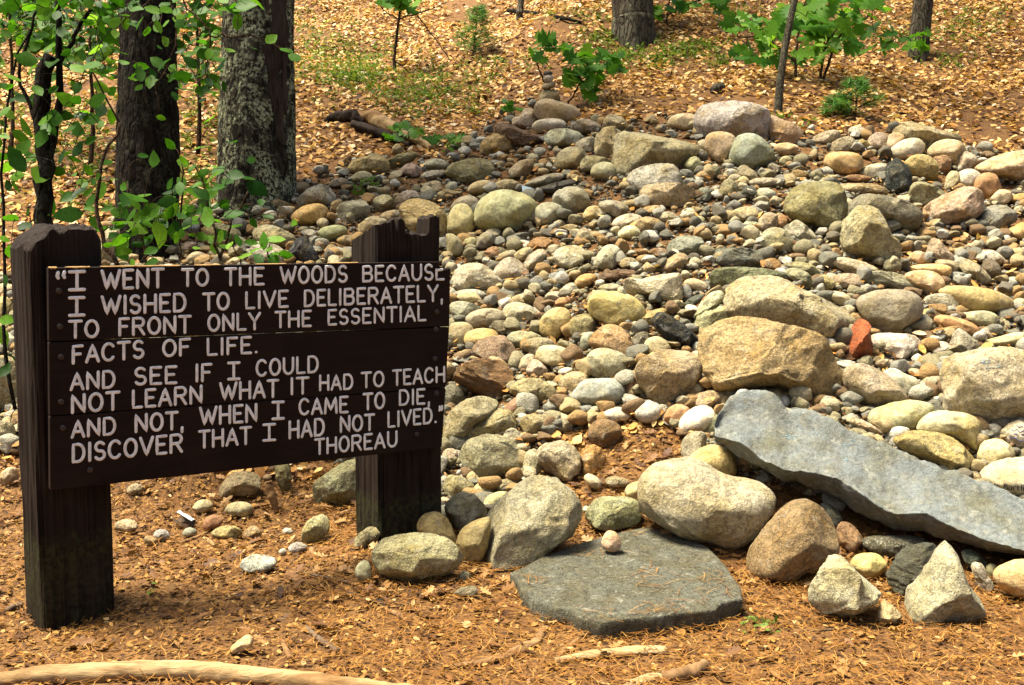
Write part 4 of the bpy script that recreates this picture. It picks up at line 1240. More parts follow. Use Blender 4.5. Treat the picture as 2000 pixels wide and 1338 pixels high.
o = litter(1700, (3.2, 7.6), 0.045, 0.09, 0.35, 35, 'dead_oak_leaves', 'litter3', lambda px, py, rg: (~inpoly(px, py, PILE) | (rg.uniform(size=len(px)) < .12)) & ((py < 1180) | (rg.uniform(size=len(px)) < .3)), slim=(.5, .75), up=0.02, lobed=True, curl=.5)
o['label'] = 'larger curled dead oak leaves scattered around the sign and stones'
# pine needles
def needles(n, seed):
    rg = np.random.default_rng(seed)
    y = np.sqrt(rg.uniform(3.2 ** 2, 6.3 ** 2, n)); x = rg.uniform(-1, 1, n) * (0.4546 * y + 0.6)
    px, py, d = project(np.stack([x, y, ground(x, y)], 1))
    k = (~inpoly(px, py, PILE)) & ((px > 600) | (rg.uniform(size=n) < .45)); x, y = x[k], y[k]
    P = np.stack([x, y, ground(x, y) + rg.uniform(0.004, 0.024, len(x))], 1)
    sx_, sy_ = rg.uniform(1010, 1430, 420), rg.uniform(1035, 1215, 420)
    kk = inpoly(sx_, sy_, [tuple(q) for q in (np.array(top_px, float) - [1220, 1125]) * .93 + [1220, 1125]])
    P2 = np.array([on_plane(u_, v_, 0.096, 4.35, 0.055) for u_, v_ in zip(sx_[kk], sy_[kk])])
    P2 = P2[fbm(P2 * 3.0, 2) > -0.1]
    P = np.vstack([P, P2]); x = P[:, 0]
    L = rg.uniform(0.05, 0.11, len(x)); a = rg.uniform(0, 6.28, len(x))
    u = np.stack([np.cos(a), np.sin(a), rg.normal(0, .12, len(x))], 1); v = np.stack([-np.sin(a), np.cos(a), 0 * a], 1)
    wv = v * 0.0011
    z = np.array([0, 0, .0011])
    V = np.stack([P - u * L[:, None] / 2 - wv, P - u * L[:, None] / 2 + wv, P + wv + z + v * .006, P - wv + z + v * .006, P + u * L[:, None] / 2 + wv * .5, P + u * L[:, None] / 2 - wv * .5], 1).reshape(-1, 3)
    Fq = np.array([[0, 1, 2, 3], [3, 2, 4, 5]])
    Q = (Fq[None] + (np.arange(len(x)) * 6)[:, None, None]).reshape(-1, 4)
    o = mesh_np('pine_needles', V, Q, M['needle'], k=4)
    o['kind'] = 'stuff'; o['category'] = 'pine needles'; o['label'] = 'dry orange pine needles littering the ground in front'
needles(32000, 41)

# ------------------------------------------------------------------ sign
TH = R(30.0)
BO = at(94, 740, 4.33)                                   # a point of the board's front plane at its left end
BD = np.array([math.cos(TH), math.sin(TH), 0.0]); BN = np.array([math.sin(TH), -math.cos(TH), 0.0]); UP = np.array([0, 0, 1.0])
def board(px, py, off=0.0):
    r = ray(px, py)
    s = ((BO + BN * off - EYE) @ BN) / (r @ BN)
    return EYE + r * s
sign_base = np.array([BO[0], BO[1] + 0.2, 0.0])
sign = empty('quotation_sign', sign_base, 'dark brown wooden sign with white routed quotation, on two rotting posts', 'sign')
rg = np.random.default_rng(77)
def post(name, fl, rot, wdt, thk, hfun, lean=(0, 0), nu=40, nv=20):
    """square timber; fl = front left corner on the ground; hfun(u,v) top height"""
    a = np.array([math.cos(rot), math.sin(rot), 0]); b = np.array([-math.sin(rot), math.cos(rot), 0])
    nz = 26
    bm = bmesh.new()
    grid = {}
    def co(u, v, t):
        h = hfun(u, v)
        z = -0.25 + (h + 0.25) * t
        cu, cv = u, v
        # worn arrises
        e = 0.035
        if (u < 0.01 or u > 0.99) and (v < 0.01 or v > 0.99):
            cu = 0.5 + (u - 0.5) * (1 - e); cv = 0.5 + (v - 0.5) * (1 - e)
        p = fl + a * wdt * cu + b * thk * cv + np.array([lean[0] * z, lean[1] * z, z])
        return p
    us = np.linspace(0, 1, nu); vs = np.linspace(0, 1, nv)
    ringuv = [(u, 0.0) for u in us] + [(1.0, v) for v in vs[1:]] + [(u, 1.0) for u in us[::-1][1:]] + [(0.0, v) for v in vs[::-1][1:-1]]
    rows = []
    for t_ in np.linspace(0, 1, nz):
        row = []
        for (u, v) in ringuv:
            p = co(u, v, t_)
            nn = (u - .5) * a + (v - .5) * b
            q = np.array([[u * 9 + rot * 7, v * 9 + 3, p[2] * 0.9]])
            q2 = np.array([[u * 34, v * 34, p[2] * 2.5]])
            p = p + nn / (np.linalg.norm(nn) + 1e-6) * (0.008 * fbm(q, 3)[0] - 0.013 * max(0, abs(vnoise(q2)[0]) - 0.25))
            row.append(bm.verts.new(p))
        rows.append(row)
    for r0, r1 in zip(rows, rows[1:]):
        for j in range(len(ringuv)):
            k = (j + 1) % len(ringuv)
            bm.faces.new((r0[j], r0[k], r1[k], r1[j]))
    # top as a grid of end grain
    tg = {}
    for i, (u, v) in enumerate(ringuv):
        tg[(round(u, 4), round(v, 4))] = rows[-1][i]
    for u in us:
        for v in vs:
            key = (round(u, 4), round(v, 4))
            if key not in tg:
                p = co(u, v, 1.0); p[2] += 0.008 * vnoise(np.array([[u * 20, v * 20, 0]]))[0]
                tg[key] = bm.verts.new(p)
    for i in range(nu - 1):
        for j in range(nv - 1):
            q = [(us[i], vs[j]), (us[i + 1], vs[j]), (us[i + 1], vs[j + 1]), (us[i], vs[j + 1])]
            bm.faces.new([tg[(round(u, 4), round(v, 4))] for u, v in q])
    return mesh_bm(name, bm, M['post'], parent=sign, smooth=False)
def zat(py, d):
    return float(at(1000, py, d)[2])
h1 = zat(441, 4.45)
def top_left(u, v):
    h = h1 + 0.012 * vnoise(np.array([[u * 9, v * 3, 2.0]]))[0]
    h -= 0.085 * max(0, 1 - u / 0.30) ** 1.3 + 0.035 * max(0, (u - 0.9) / 0.1)
    return h - 0.10 * max(0, 1 - v / 0.25) * 0.25
fl = at(60, 700, 4.385); fl[2] = 0
post('post', fl, R(38), 0.29, 0.27, top_left, lean=(0.003, 0.0))
h2 = zat(452, 5.05)
def top_right(u, v):
    """jagged rot: sloping shoulder, slot, finger, dip and a tall splinter at the right end"""
    j = 3.0 * vnoise(np.array([[u * 16, v * 9, 5.0]]))[0]
    if u < 0.29:
        py = 441 - 12 * u / 0.29 + 34 * v ** 1.3
    elif u < 0.335:
        py = 454
    elif u < 0.45:
        py = 425 + 6 * abs(u - .39) / .055 if v < 0.45 else 462
    elif u < 0.82:
        py = 456 + 5 * math.sin((u - .45) * 8)
    else:
        py = 420 + 7 * abs(u - .92) / .09 if v < 0.5 else 452
    if v > 0.75:
        py = max(py, 466)
    return h2 - (py + j - 452) * 0.0023
fl = at(737, 700, 5.06); fl[2] = 0.0
post('post', fl, R(30), 0.325, 0.30, top_right, nu=54)

def plank(c4, thick, name, notch=None):
    """c4 front corner pixels TL, TR, BR, BL -> bevelled board"""
    pts = [board(*p) for p in (notch or c4)]
    bm = bmesh.new()
    f = [bm.verts.new(p) for p in pts]
    b = [bm.verts.new(p - BN * thick) for p in pts]
    n = len(pts)
    bm.faces.new(f); bm.faces.new(b[::-1])
    for i in range(n):
        bm.faces.new((f[i], b[i], b[(i + 1) % n], f[(i + 1) % n]))
    bmesh.ops.recalc_face_normals(bm, faces=bm.faces)
    bmesh.ops.bevel(bm, geom=[e for e in bm.edges], offset=0.0035, segments=2, affect='EDGES', profile=0.5)
    return mesh_bm(name, bm, M['plank'], parent=sign, smooth=False)
plank(None, 0.045, 'plank', notch=[(94, 523), (300, 519.5), (857, 511), (858, 519), (864, 527.5), (880, 524), (878, 637.5), (95.4, 667.0)])
plank([(95.4, 669.0), (877.8, 639.4), (871, 756.5), (97, 812.0)], 0.045, 'plank')
plank([(97, 814.0), (871, 758.4), (863, 874), (98, 958)], 0.045, 'plank')
# worn pale chips along the top edge
for (xa, xb, hh, dp) in [(95, 112, 5, 5), (128, 176, 2.4, 3), (196, 262, 2, 3), (262, 352, 3.2, 4), (380, 430, 2, 2.5), (500, 560, 1.6, 2.5), (640, 700, 1.2, 2)]:
    n_ = 10
    xs_ = np.linspace(xa, xb, n_)
    ye = 523 - (xs_ - 94) * 0.0157
    j = np.abs(fbm(np.stack([xs_ * .35, xs_ * 0, xs_ * 0], 1), 3))
    lowf = ye + hh * (0.25 + j) * np.sin(np.linspace(0.2, 2.95, n_))
    V = []
    for k in range(n_):
        V += [board(xs_[k], lowf[k], 0.0012), board(xs_[k], ye[k] - 0.6, 0.0014), board(xs_[k], ye[k] - 0.4) - BN * (0.006 * dp * (0.5 + j[k])) + UP * 0.0028, board(xs_[k], lowf[k]) - BN * .004]
    Qn = [(4 * k + a_, 4 * k + (a_ + 1) % 4, 4 * k + 4 + (a_ + 1) % 4, 4 * k + 4 + a_) for k in range(n_ - 1) for a_ in range(4)]
    Qn += [(0, 1, 2, 3), tuple(4 * (n_ - 1) + a_ for a_ in (3, 2, 1, 0))]
    mesh_np('worn_chip', V, Qn, M['bare'], parent=sign)
# lit end grain of the left board ends is part of the planks; iron bolts
for (x, y) in [(115, 568), (117, 638), (119, 697), (119, 785), (123, 836), (176, 918), (853, 609), (851, 643), (849, 700), (852, 768), (814, 848)]:
    c_ = board(x, y, 0.0)
    r = 0.0125
    V = []; m = 10
    for (rr, hh) in [(r, -0.004), (r, 0.003), (r * .8, 0.0065), (r * .35, 0.008)]:
        for k in range(m):
            an = 2 * math.pi * k / m
            V.append(c_ + BD * rr * math.cos(an) + UP * rr * math.sin(an) + BN * hh)
    Qn = [(i * m + k, i * m + (k + 1) % m, (i + 1) * m + (k + 1) % m, (i + 1) * m + k) for i in range(3) for k in range(m)]
    Qn += [(3 * m, 3 * m + 2 * k + 1, 3 * m + 2 * k + 2, 3 * m + (2 * k + 3) % m) for k in range(0, m // 2 - 1)]
    mesh_np('bolt', V, Qn, M['bolt'], smooth=True, parent=sign)

# ------------------------------------------------------------------ lettering: single stroke letters with round ends
def arc(cx, cy, rx, ry, a0, a1, n=14):
    return [(cx + rx * math.cos(math.radians(a0 + (a1 - a0) * k / n)), cy + ry * math.sin(math.radians(a0 + (a1 - a0) * k / n))) for k in range(n + 1)]
GL = {
 'A': [[(0, 0), (.5, 1), (1, 0)], [(.2, .33), (.8, .33)]],
 'B': [[(.05, 0), (.05, 1), (.6, 1)] + arc(.6, .77, .3, .23, 90, -90, 8) + [(.05, .54)], [(.6, .54)] + arc(.62, .27, .34, .27, 90, -90, 8) + [(.05, 0)]],
 'C': [arc(.52, .5, .5, .5, 42, 318, 20)],
 'D': [[(.05, 0), (.05, 1), (.45, 1)] + arc(.45, .5, .5, .5, 90, -90, 14) + [(.05, 0)]],
 'E': [[(.95, 1), (.05, 1), (.05, 0), (.95, 0)], [(.05, .52), (.75, .52)]],
 'e': [[(.05, .66), (.05, 0), (.95, 0)], [(.05, .62), (.78, .66)]],
 'F': [[(.95, 1), (.05, 1), (.05, 0)], [(.05, .52), (.75, .52)]],
 'H': [[(.05, 0), (.05, 1)], [(.95, 0), (.95, 1)], [(.05, .5), (.95, .5)]],
 'i': [[(.5, 0), (.5, 1)]],
 'I': [[(.5, 0), (.5, 1)], [(0, 0), (1, 0)], [(0, 1), (1, 1)]],
 'L': [[(.05, 1), (.05, 0), (.95, 0)]],
 'M': [[(.02, 0), (.1, 1), (.5, .2), (.9, 1), (.98, 0)]],
 'N': [[(.05, 0), (.05, 1), (.95, 0), (.95, 1)]],
 'O': [arc(.5, .5, .48, .5, 90, 450, 24)],
 'R': [[(.05, 0), (.05, 1), (.6, 1)] + arc(.6, .75, .33, .25, 90, -90, 8) + [(.05, .5)], [(.5, .5), (.95, 0)]],
 'S': [arc(.5, .745, .42, .255, 35, 270, 12) + arc(.5, .255, .45, .255, 90, -150, 12)[1:]],
 'T': [[(0, 1), (1, 1)], [(.5, 1), (.5, 0)]],
 'U': [[(.05, 1), (.05, .4)] + arc(.5, .4, .45, .4, 180, 360, 12) + [(.95, 1)]],
 'V': [[(0, 1), (.5, 0), (1, 1)]],
 'W': [[(0, 1), (.27, 0), (.5, .85), (.73, 0), (1, 1)]],
 'Y': [[(0, 1), (.5, .48), (1, 1)], [(.5, .48), (.5, 0)]],
 ',': [[(.5, .05), (.42, -.2)]], '.': [[(.48, .03), (.52, .03)]],
 '`': [[(.1, 1.0), (.0, .84), (.1, .74)], [(.75, 1.02), (.65, .86), (.75, .76)]],
 '"': [[(.2, 1.05), (.25, .95), (.1, .8)], [(.8, 1.07), (.85, .97), (.7, .82)]],
}
WID = {'i': .16, 'I': .62, 'W': 1.2, 'M': 1.0, 'L': .62, 'E': .66, 'F': .66, 'e': .66, 'S': .68, 'T': .74, 'V': .82, 'Y': .78, ',': .16, '.': .12, '"': .5, '`': .5}
# word, x0, baseline0, x1, baseline1, cap height (sign tile pixels: scale 2.2222, origin 0,420)
LINES = [
 [('`', 248, 335, 290, 334, 84), ('I', 303, 325, 366, 323, 78), ('WENT', 444, 321, 708, 311, 77), ('TO', 792, 307, 903, 305, 70), ('THE', 979, 304, 1145, 300, 70), ('WOODS', 1219, 297, 1506, 289, 68), ('BECAUSe', 1575, 288, 1927, 279, 64)],
 [('I', 303, 436, 364, 434, 76), ('WiSHED', 444, 430, 806, 416, 74), ('TO', 884, 413, 993, 408, 70), ('LiVE', 1068, 405, 1250, 397, 68), ('DELiBERATELY,', 1322, 395, 1922, 371, 66)],
 [('TO', 302, 532, 426, 528, 70), ('FRONT', 518, 521, 826, 509, 70), ('ONLY', 905, 503, 1128, 494, 68), ('THE', 1197, 487, 1350, 481, 65), ('ESSENTiAL', 1425, 476, 1848, 456, 62)],
 [('FACTS', 316, 643, 623, 618, 72), ('OF', 709, 613, 825, 606, 68), ('LiFE.', 901, 607, 1116, 597, 68)],
 [('AND', 309, 758, 498, 747, 70), ('SEE', 586, 736, 766, 728, 70), ('iF', 850, 721, 918, 718, 70), ('I', 992, 713, 1038, 711, 70), ('COULD', 1114, 699, 1381, 680, 67)],
 [('NOT', 312, 858, 516, 842, 74), ('LEARN', 577, 836, 876, 814, 72), ('WHAT', 957, 802, 1206, 787, 70), ('iT', 1262, 777, 1338, 773, 67), ('HAD', 1388, 760, 1531, 754, 62), ('TO', 1571, 748, 1665, 742, 62), ('TEACH', 1707, 738, 1930, 722, 62)],
 [('AND', 313, 965, 501, 949, 70), ('NOT,', 588, 941, 796, 926, 72), ('WHEN', 870, 910, 1114, 894, 72), ('I', 1185, 885, 1230, 883, 72), ('CAME', 1300, 866, 1510, 855, 66), ('TO', 1579, 844, 1668, 837, 66), ('DiE,', 1734, 824, 1866, 817, 62)],
 [('DiSCOVER', 316, 1072, 791, 1026, 74), ('THAT', 866, 1010, 1088, 991, 70), ('I', 1145, 979, 1193, 976, 68), ('HAD', 1256, 968, 1407, 954, 70), ('NOT', 1478, 941, 1623, 931, 65), ('LiVED."', 1685, 920, 1922, 897, 63)],
 [('THOREAU', 1369, 1038, 1723, 1003, 63)],
]
for ln in LINES:
    for (wd, x0, b0, x1, b1, hh) in ln:
        acc = Acc()
        gap = 0.27
        ws = [WID.get(c_, .8) for c_ in wd]
        if wd == 'LiVED."':
            ws[-1] = 0.35
        tot = sum(ws) + gap * (len(wd) - 1)
        sx = (x1 - x0) / tot
        cur = 0.0
        for c_, w_ in zip(wd, ws):
            for st in GL[c_]:
                gx = np.array([cur + p[0] * w_ for p in st]) * sx
                fr = gx / (x1 - x0)
                gy = np.array([p[1] for p in st]) * hh
                xx = (x0 + gx) / 2.2222
                yy = 420 + (b0 + (b1 - b0) * fr - gy) / 2.2222
                P = np.array([board(a_, b_, 0.001) for a_, b_ in zip(xx, yy)])
                # densify so that corners stay crisp but rounded
                D_ = [P[0]]
                for p, q in zip(P, P[1:]):
                    L = np.linalg.norm(q - p); k = max(1, int(L / 0.012))
                    D_ += [p + (q - p) * (t_ + 1) / k for t_ in range(k)]
                D_ = np.array(D_)
                if np.linalg.norm(D_[0] - D_[-1]) < 1e-6:
                    D_ = np.vstack([D_, D_[1:2]])
                rad = 0.090 * hh / 2.2222 * np.linalg.norm(P[0] - EYE) / F
                V, Qt = tube(D_, rad, 8, round_ends=True)
                off = (V - BO) @ BN
                V = V - BN * (off * 0.72)[:, None]             # flatten the bead on to the board
                acc.add(V, Qt)
            cur += w_ + gap
        acc.build('lettering', M['letter'], parent=sign, smooth=True)
# ------------------------------------------------------------------ trees
def px_path(pts, d):
    return np.array([at(x, y, dd) for (x, y), dd in zip(pts, d if np.ndim(d) else [d] * len(pts))])

def trunk_mesh(name, path, rad, mat, seg, rings, bump, parent, seed, flare=0.0, fh=0.5, ridge=0.0):
    P = resample(path, rings); r = np.interp(np.linspace(0, 1, rings), np.linspace(0, 1, len(rad)), rad)
    h = np.linalg.norm(P - P[0], axis=1)
    T = np.gradient(P, axis=0); T /= np.linalg.norm(T, axis=1)[:, None]
    ang = np.linspace(0, 2 * np.pi, seg, endpoint=False)
    V = []
    for i in range(rings):
        a = np.cross(T[i], [0, 1, 0]); a /= np.linalg.norm(a); b = np.cross(a, T[i])
        q = np.stack([np.cos(ang) * 1.2 + seed, np.sin(ang) * 1.2, np.full(seg, h[i] * 1.1)], 1)
        q2 = np.stack([np.cos(ang) * r[i] * 34 + seed, np.sin(ang) * r[i] * 34, np.full(seg, h[i] * 6)], 1)
        lob = 1 + flare * math.exp(-h[i] / fh) * (1.0 + 0.45 * np.cos(ang * 5 + seed) + 0.3 * vnoise(q * 2))
        rr = r[i] * lob * (1 + bump * vnoise(q)) + ridge * (np.abs(vnoise(q2)) - 0.3)
        V.append(P[i] + (np.cos(ang) * rr)[:, None] * a + (np.sin(ang) * rr)[:, None] * b)
    V = np.vstack(V)
    Q = [(i * seg + j, i * seg + (j + 1) % seg, (i + 1) * seg + (j + 1) % seg, (i + 1) * seg + j) for i in range(rings - 1) for j in range(seg)]
    return mesh_np(name, V, Q, M[mat], smooth=True, parent=parent)

CROWNV = {}
def crown(parent, c, rx, rz, n, seed, limbs_from, mat_leaf='canopy', size=(0.12, 0.22)):  # out of view, added to shade and dapple the ground below
    """high crown over the frame: limbs and leaf clumps"""
    rg = np.random.default_rng(seed)
    acc = Acc(); pts = []
    for k in range(16):
        a = rg.uniform(0, 6.28); rr = rx * math.sqrt(rg.uniform(0.1, 1)); z = rg.uniform(-rz, rz) * 0.7
        e = np.array(c) + [rr * math.cos(a), rr * math.sin(a), z]
        s = np.array(limbs_from) + [0, 0, rg.uniform(0, 0.5) * (c[2] - limbs_from[2] + rz)]
        mid = (s + e) / 2 + [0, 0, 0.35]
        P = resample(np.array([s, mid, e]), 8)
        acc.add(*tube(P, np.linspace(0.06, 0.012, 8), 6))
        m = n // 16
        g = rg.normal(0, 1, (m, 3)) * [rx * 0.20, rx * 0.20, rz * 0.14]
        pts.append(e + g)
    acc.build('limbs', M['bark_grey'], parent=parent)
    P = np.vstack(pts)
    V, T = leaves_mesh(P, rg.uniform(size[0], size[1], len(P)), 0.5, seed, 'crown', mat_leaf, (0.5, 0.8), slope=False)
    mesh_np('crown', V, T, M[mat_leaf], parent=parent, k=3)

def tree(label, base_px, pts, wid, mat, ridge, flare=0.15, fh=0.35, top=9.0, seed=1, crown_n=2600, crown_r=2.6, group=None, topdrift=(0, 0)):
    b = hit(*base_px); d = float(depth_of(b))
    root = empty('tree', (b[0], b[1], b[2]), label, 'tree', group)
    P = list(px_path(pts, d + 0.1)); P[0] = P[0] - [0, 0, 0.25]
    rad = [w_ * d / F / 2 for w_ in wid]
    last = P[-1]; dirv = (P[-1] - P[-2]); dirv /= dirv[2]
    vis = len(P)
    for k in (1, 2, 3):
        h = last[2] + (top - last[2]) * k / 3
        P.append(last + dirv * (h - last[2]) * 0.8 + [0, 0, (h - last[2]) * 0.2])
        rad.append(rad[vis - 1] * (1 - 0.22 * k))
    trunk_mesh('trunk', np.array(P), rad, mat, 72 if wid[0] > 60 else 28, 150 if wid[0] > 60 else 70, 0.06, root, seed, flare, fh, ridge)
    if crown_n:
        crown(root, (P[-1][0] + topdrift[0], P[-1][1] + topdrift[1], top + 0.3), crown_r, 1.6, crown_n, seed + 50, np.array(P[-2]))  # topdrift shifts the added foliage so its shadow clears the pile
    return root, d, P

BIG = 'big trees standing behind the sign and pile'
t2, d2, P2 = tree('straight dark barked tree right behind the left half of the sign', (290, 500), [(290, 500), (288, 400), (288, 250), (289, 120), (288, 0)], [122, 114, 109, 109, 110], 'bark_dark', 0.020, 0.06, 0.25, 9.5, 3, 1100, 2.0, BIG, (-1.5, 1.0))
t3, d3, P3 = tree('thick tree with pale lichen patches and a rotten brown strip', (500, 398), [(497, 400), (499, 340), (500, 280), (502, 180), (506, 90), (508, 0)], [150, 142, 134, 130, 124, 118], 'bark_lichen', 0.018, 0.22, 0.28, 10.5, 5, 1200, 2.2, BIG, (-1.0, 1.5))
t4, d4, P4 = tree('wide flared oak trunk on the hillside at the top centre', (1240, 84), [(1240, 90), (1238, 40), (1236, 0)], [78, 72, 70], 'bark_grey', 0.016, 0.30, 0.35, 11.5, 7, 1100, 2.6, BIG)
t7, d7, P7 = tree('leaning grey trunk on the hillside at the top right', (1792, 120), [(1792, 122), (1797, 60), (1804, 0)], [40, 35, 31], 'bark_grey', 0.008, 0.14, 0.2, 10.5, 9, 900, 2.2, BIG)
t5, d5, P5 = tree('thin dark trunk on the hillside right of the top middle', (1014, 42), [(1014, 44), (1015, 20), (1018, 0)], [14, 12, 11], 'bark_grey', 0.003, 0.1, 0.15, 9.0, 11, 350, 1.2)
t6, d6, P6 = tree('slender grey sapling trunk leaning behind the huge white boulder', (1519, 226), [(1519, 228), (1522, 180), (1534, 90), (1548, 20), (1556, -20)], [18, 15, 13, 12, 12], 'bark_thin', 0.003, 0.1, 0.1, 6.5, 13, 250, 1.0)

# rotten strip down the right side of the lichen trunk
acc = Acc()
bands = [(py_, np.interp(py_, [-5, 140, 300], [540, 541, 556]), np.interp(py_, [-5, 140, 240, 300], [27, 24, 17, 8])) for py_ in range(-5, 301, 18)]
rows = []
for (py, cx, hw) in bands:
    row = []
    jl = 5 * vnoise(np.array([[py * .045, 1.0, 2.0]]))[0]
    for s in np.linspace(-1, 1, 9):
        x = cx + s * hw + (jl if s < 0 else -jl)
        cxx = np.interp(py, [0, 180, 400], [508, 502, 497]); R_ = np.interp(py, [0, 180, 300, 400], [60, 65, 67, 71])
        q = min(abs(x - cxx) / R_, 0.985)
        row.append(at(x, py, d3 + 0.1 - (math.sqrt(1 - q * q)) * R_ * d3 / F - 0.018 * (1 - abs(s)) + 0.012 * vnoise(np.array([[s * 3, py * .02, 4.0]]))[0]))
    rows.append(row)
rows = np.array(rows)
dn = np.stack([resample(rows[:, k], 60) for k in range(9)], 1)
dn = np.stack([resample(dn[i], 33) for i in range(60)], 0)
ff = fbm(np.stack([dn[..., 0].ravel() * 45, dn[..., 1].ravel() * 4, dn[..., 2].ravel() * 5], 1), 3).reshape(60, 33)
dn[..., 1] -= 0.040 * ff * np.sin(np.linspace(0, np.pi, 33))[None]
dn[:, 0, 1] += .04; dn[:, -1, 1] += .04
idx = np.arange(60 * 33).reshape(60, 33)
Qs = np.stack([idx[:-1, :-1], idx[:-1, 1:], idx[1:, 1:], idx[1:, :-1]], -1).reshape(-1, 4)
mesh_np('rotten_wood', dn.reshape(-1, 3), Qs, M['deadwood'], smooth=True, parent=t3)

# ------------------------------------------------------------------ plants: stems grown to reach given leaf spots
def plant(name, label, cat, stems, spots, d, leaf, lsize, mat, depth_j=0.25, group=None, stem_mat='twig', stem_r=(5, 2.0), twig_r=1.0, seed=1, slim=(.55, .7), tilt=0.55, base=None, lobed=False):
    """stems: pixel polylines; spots: (px,py,size px) leaf centres; joined by a spanning tree of twigs"""
    rg = np.random.default_rng(seed)
    S0 = [px_path(s, d) for s in stems]
    b = base if base is not None else S0[0][0]
    root = empty(name, b, label, cat, group)
    acc = Acc(); nodes = []
    for k, P in enumerate(S0):
        Pd = resample(P, 14)
        Pd[1:] += rg.normal(0, 0.006, (13, 3))
        r0, r1 = (stem_r[k] if isinstance(stem_r, list) else stem_r)
        acc.add(*tube(Pd, np.linspace(r0, r1, 14) * d / F, 8, bump=0.15, seed=k))
        nodes += list(Pd)
    sp = np.array(spots, float)
    dd = d + rg.normal(0, depth_j, len(sp))
    L = np.array([at(x, y, q) for (x, y), q in zip(sp[:, :2], dd)])
    todo = list(range(len(L)))
    nd = np.array(nodes)
    dmin = np.array([np.min(np.linalg.norm(nd - p, axis=1)) for p in L]); par = np.array([int(np.argmin(np.linalg.norm(nd - p, axis=1))) for p in L])
    allp = list(nd)
    dirs = np.zeros((len(L), 3))
    while todo:
        i = min(todo, key=lambda q: dmin[q]); todo.remove(i)
        a = allp[par[i]]; c_ = L[i]
        v = c_ - a; ln = np.linalg.norm(v) + 1e-6
        dirs[i] = v / ln
        att = c_ - v / ln * min(0.45 * sp[i, 2] * dd[i] / F, ln * 0.9)
        mid = (a + att) / 2 + [0, 0, 0.02 + 0.10 * ln * 0.4]
        acc.add(*tube(resample(np.array([a, mid, att]), 6), np.linspace(1.0, 0.6, 6) * twig_r * d / F, 5))
        allp.append(att)
        for q in todo:
            e = np.linalg.norm(L[q] - att)
            if e < dmin[q]:
                dmin[q] = e; par[q] = len(allp) - 1
    acc.build('stems', M[stem_mat], smooth=True, parent=root)
    sz = sp[:, 2] * dd / F * (1.16 if lobed else 1.15)
    if lsize > 1:                                           # several leaves round each spot
        reps = int(lsize)
        P = np.repeat(L, reps, 0) + rg.normal(0, 0.35, (len(L) * reps, 3)) * np.repeat(sz, reps)[:, None]
        sz = np.repeat(sz, reps) * rg.uniform(.6, 1.1, len(P))
        dv = rg.normal(0, 1, (len(P), 3)); dv[:, 2] *= .35
    else:
        P = L; dv = dirs + rg.normal(0, 0.35, (len(L), 3))
    dv /= np.linalg.norm(dv, axis=1)[:, None]
    V, T = leaves_mesh(P, sz, tilt, seed + 7, 'leaves', mat, slim, lobed, slope=False, curl=0.3, dirs=dv, up=(0, -0.75, 0.75))
    mesh_np('leaves', V, T, M[mat], smooth=False, parent=root, k=3)
    return root

h_ = lambda L: [(x / 2.847, y / 2.847, s / 2.847) for x, y, s in L]
spA = h_([(185, 265, 110), (280, 275, 100), (375, 330, 90), (150, 330, 120), (440, 270, 70), (430, 380, 100), (70, 430, 100), (30, 620, 80), (420, 560, 90), (555, 615, 100), (430, 640, 80), (490, 680, 60), (20, 690, 60), (120, 760, 110), (130, 820, 110), (90, 890, 150), (230, 970, 150), (85, 1040, 80), (375, 850, 50), (415, 970, 50), (240, 1180, 110), (380, 1200, 150), (60, 1220, 110), (530, 1250, 100), (100, 980, 100), (40, 930, 110), (180, 880, 80), (20, 760, 90), (60, 560, 80), (20, 480, 80), (430, 490, 80), (140, 1260, 80), (20, 1330, 90), (60, 1400, 90), (30, 1560, 90), (110, 1640, 80), (40, 1780, 100), (20, 1870, 110), (60, 2010, 90), (30, 2060, 90), (40, 2420, 90), (20, 2480, 90)])
rgp = np.random.default_rng(8)
for k in range(130):
    spA.append((rgp.uniform(-25, 225), 440 * rgp.uniform() ** 1.7 - 15, rgp.uniform(20, 42)))
plant('broadleaf_shrub', 'leafy shrub with broad green leaves and forked stems at the left edge', 'shrub',
      [[(86, 520), (86, 404), (88, 330), (82, 260), (80, 190), (86, 130), (100, 110)], [(92, 330), (110, 240), (116, 130), (114, 0), (113, -40)], [(114, 130), (140, 82), (185, 0), (200, -30)], [(84, 270), (40, 150), (60, 60), (84, -10)], [(30, 800), (8, 690), (10, 520), (5, 350), (20, 160), (60, 60)]],
      spA, 6.3, 'o', 1, 'green', 0.35, 'leafy shrubs around the sign', 'bark_dark', [(19, 15), (9, 5), (5, 3), (4, 2.5), (4, 2)], 0.9, 21, base=hit(86, 520))
spB = h_([(545, 980, 60), (630, 1000, 70), (700, 1040, 90), (750, 1100, 130), (490, 1070, 60), (770, 1210, 90), (880, 1300, 150), (745, 1290, 60), (630, 1310, 80), (840, 1180, 90), (900, 1240, 90), (950, 1180, 70), (690, 1180, 90), (660, 1240, 70), (820, 1250, 90), (760, 1360, 80), (700, 1400, 70), (840, 1400, 80), (930, 1370, 70), (600, 1360, 60), (980, 1320, 70), (520, 1010, 50), (470, 1030, 50)])
for k in range(40):
    spB.append((rgp.normal(272, 45), rgp.normal(420, 45), rgp.uniform(22, 42)))
plant('broadleaf_shrub', 'leafy shrub with pale young leaves in front of the straight dark trunk', 'shrub',
      [[(230, 520), (190, 430), (200, 330), (232, 240)], [(290, 520), (270, 440), (262, 380), (240, 345)]], spB, 5.9, 'o', 1, 'green', 0.18, 'leafy shrubs around the sign', 'twig', [(5, 2.5), (3, 1.5)], 0.8, 23, base=hit(230, 515))
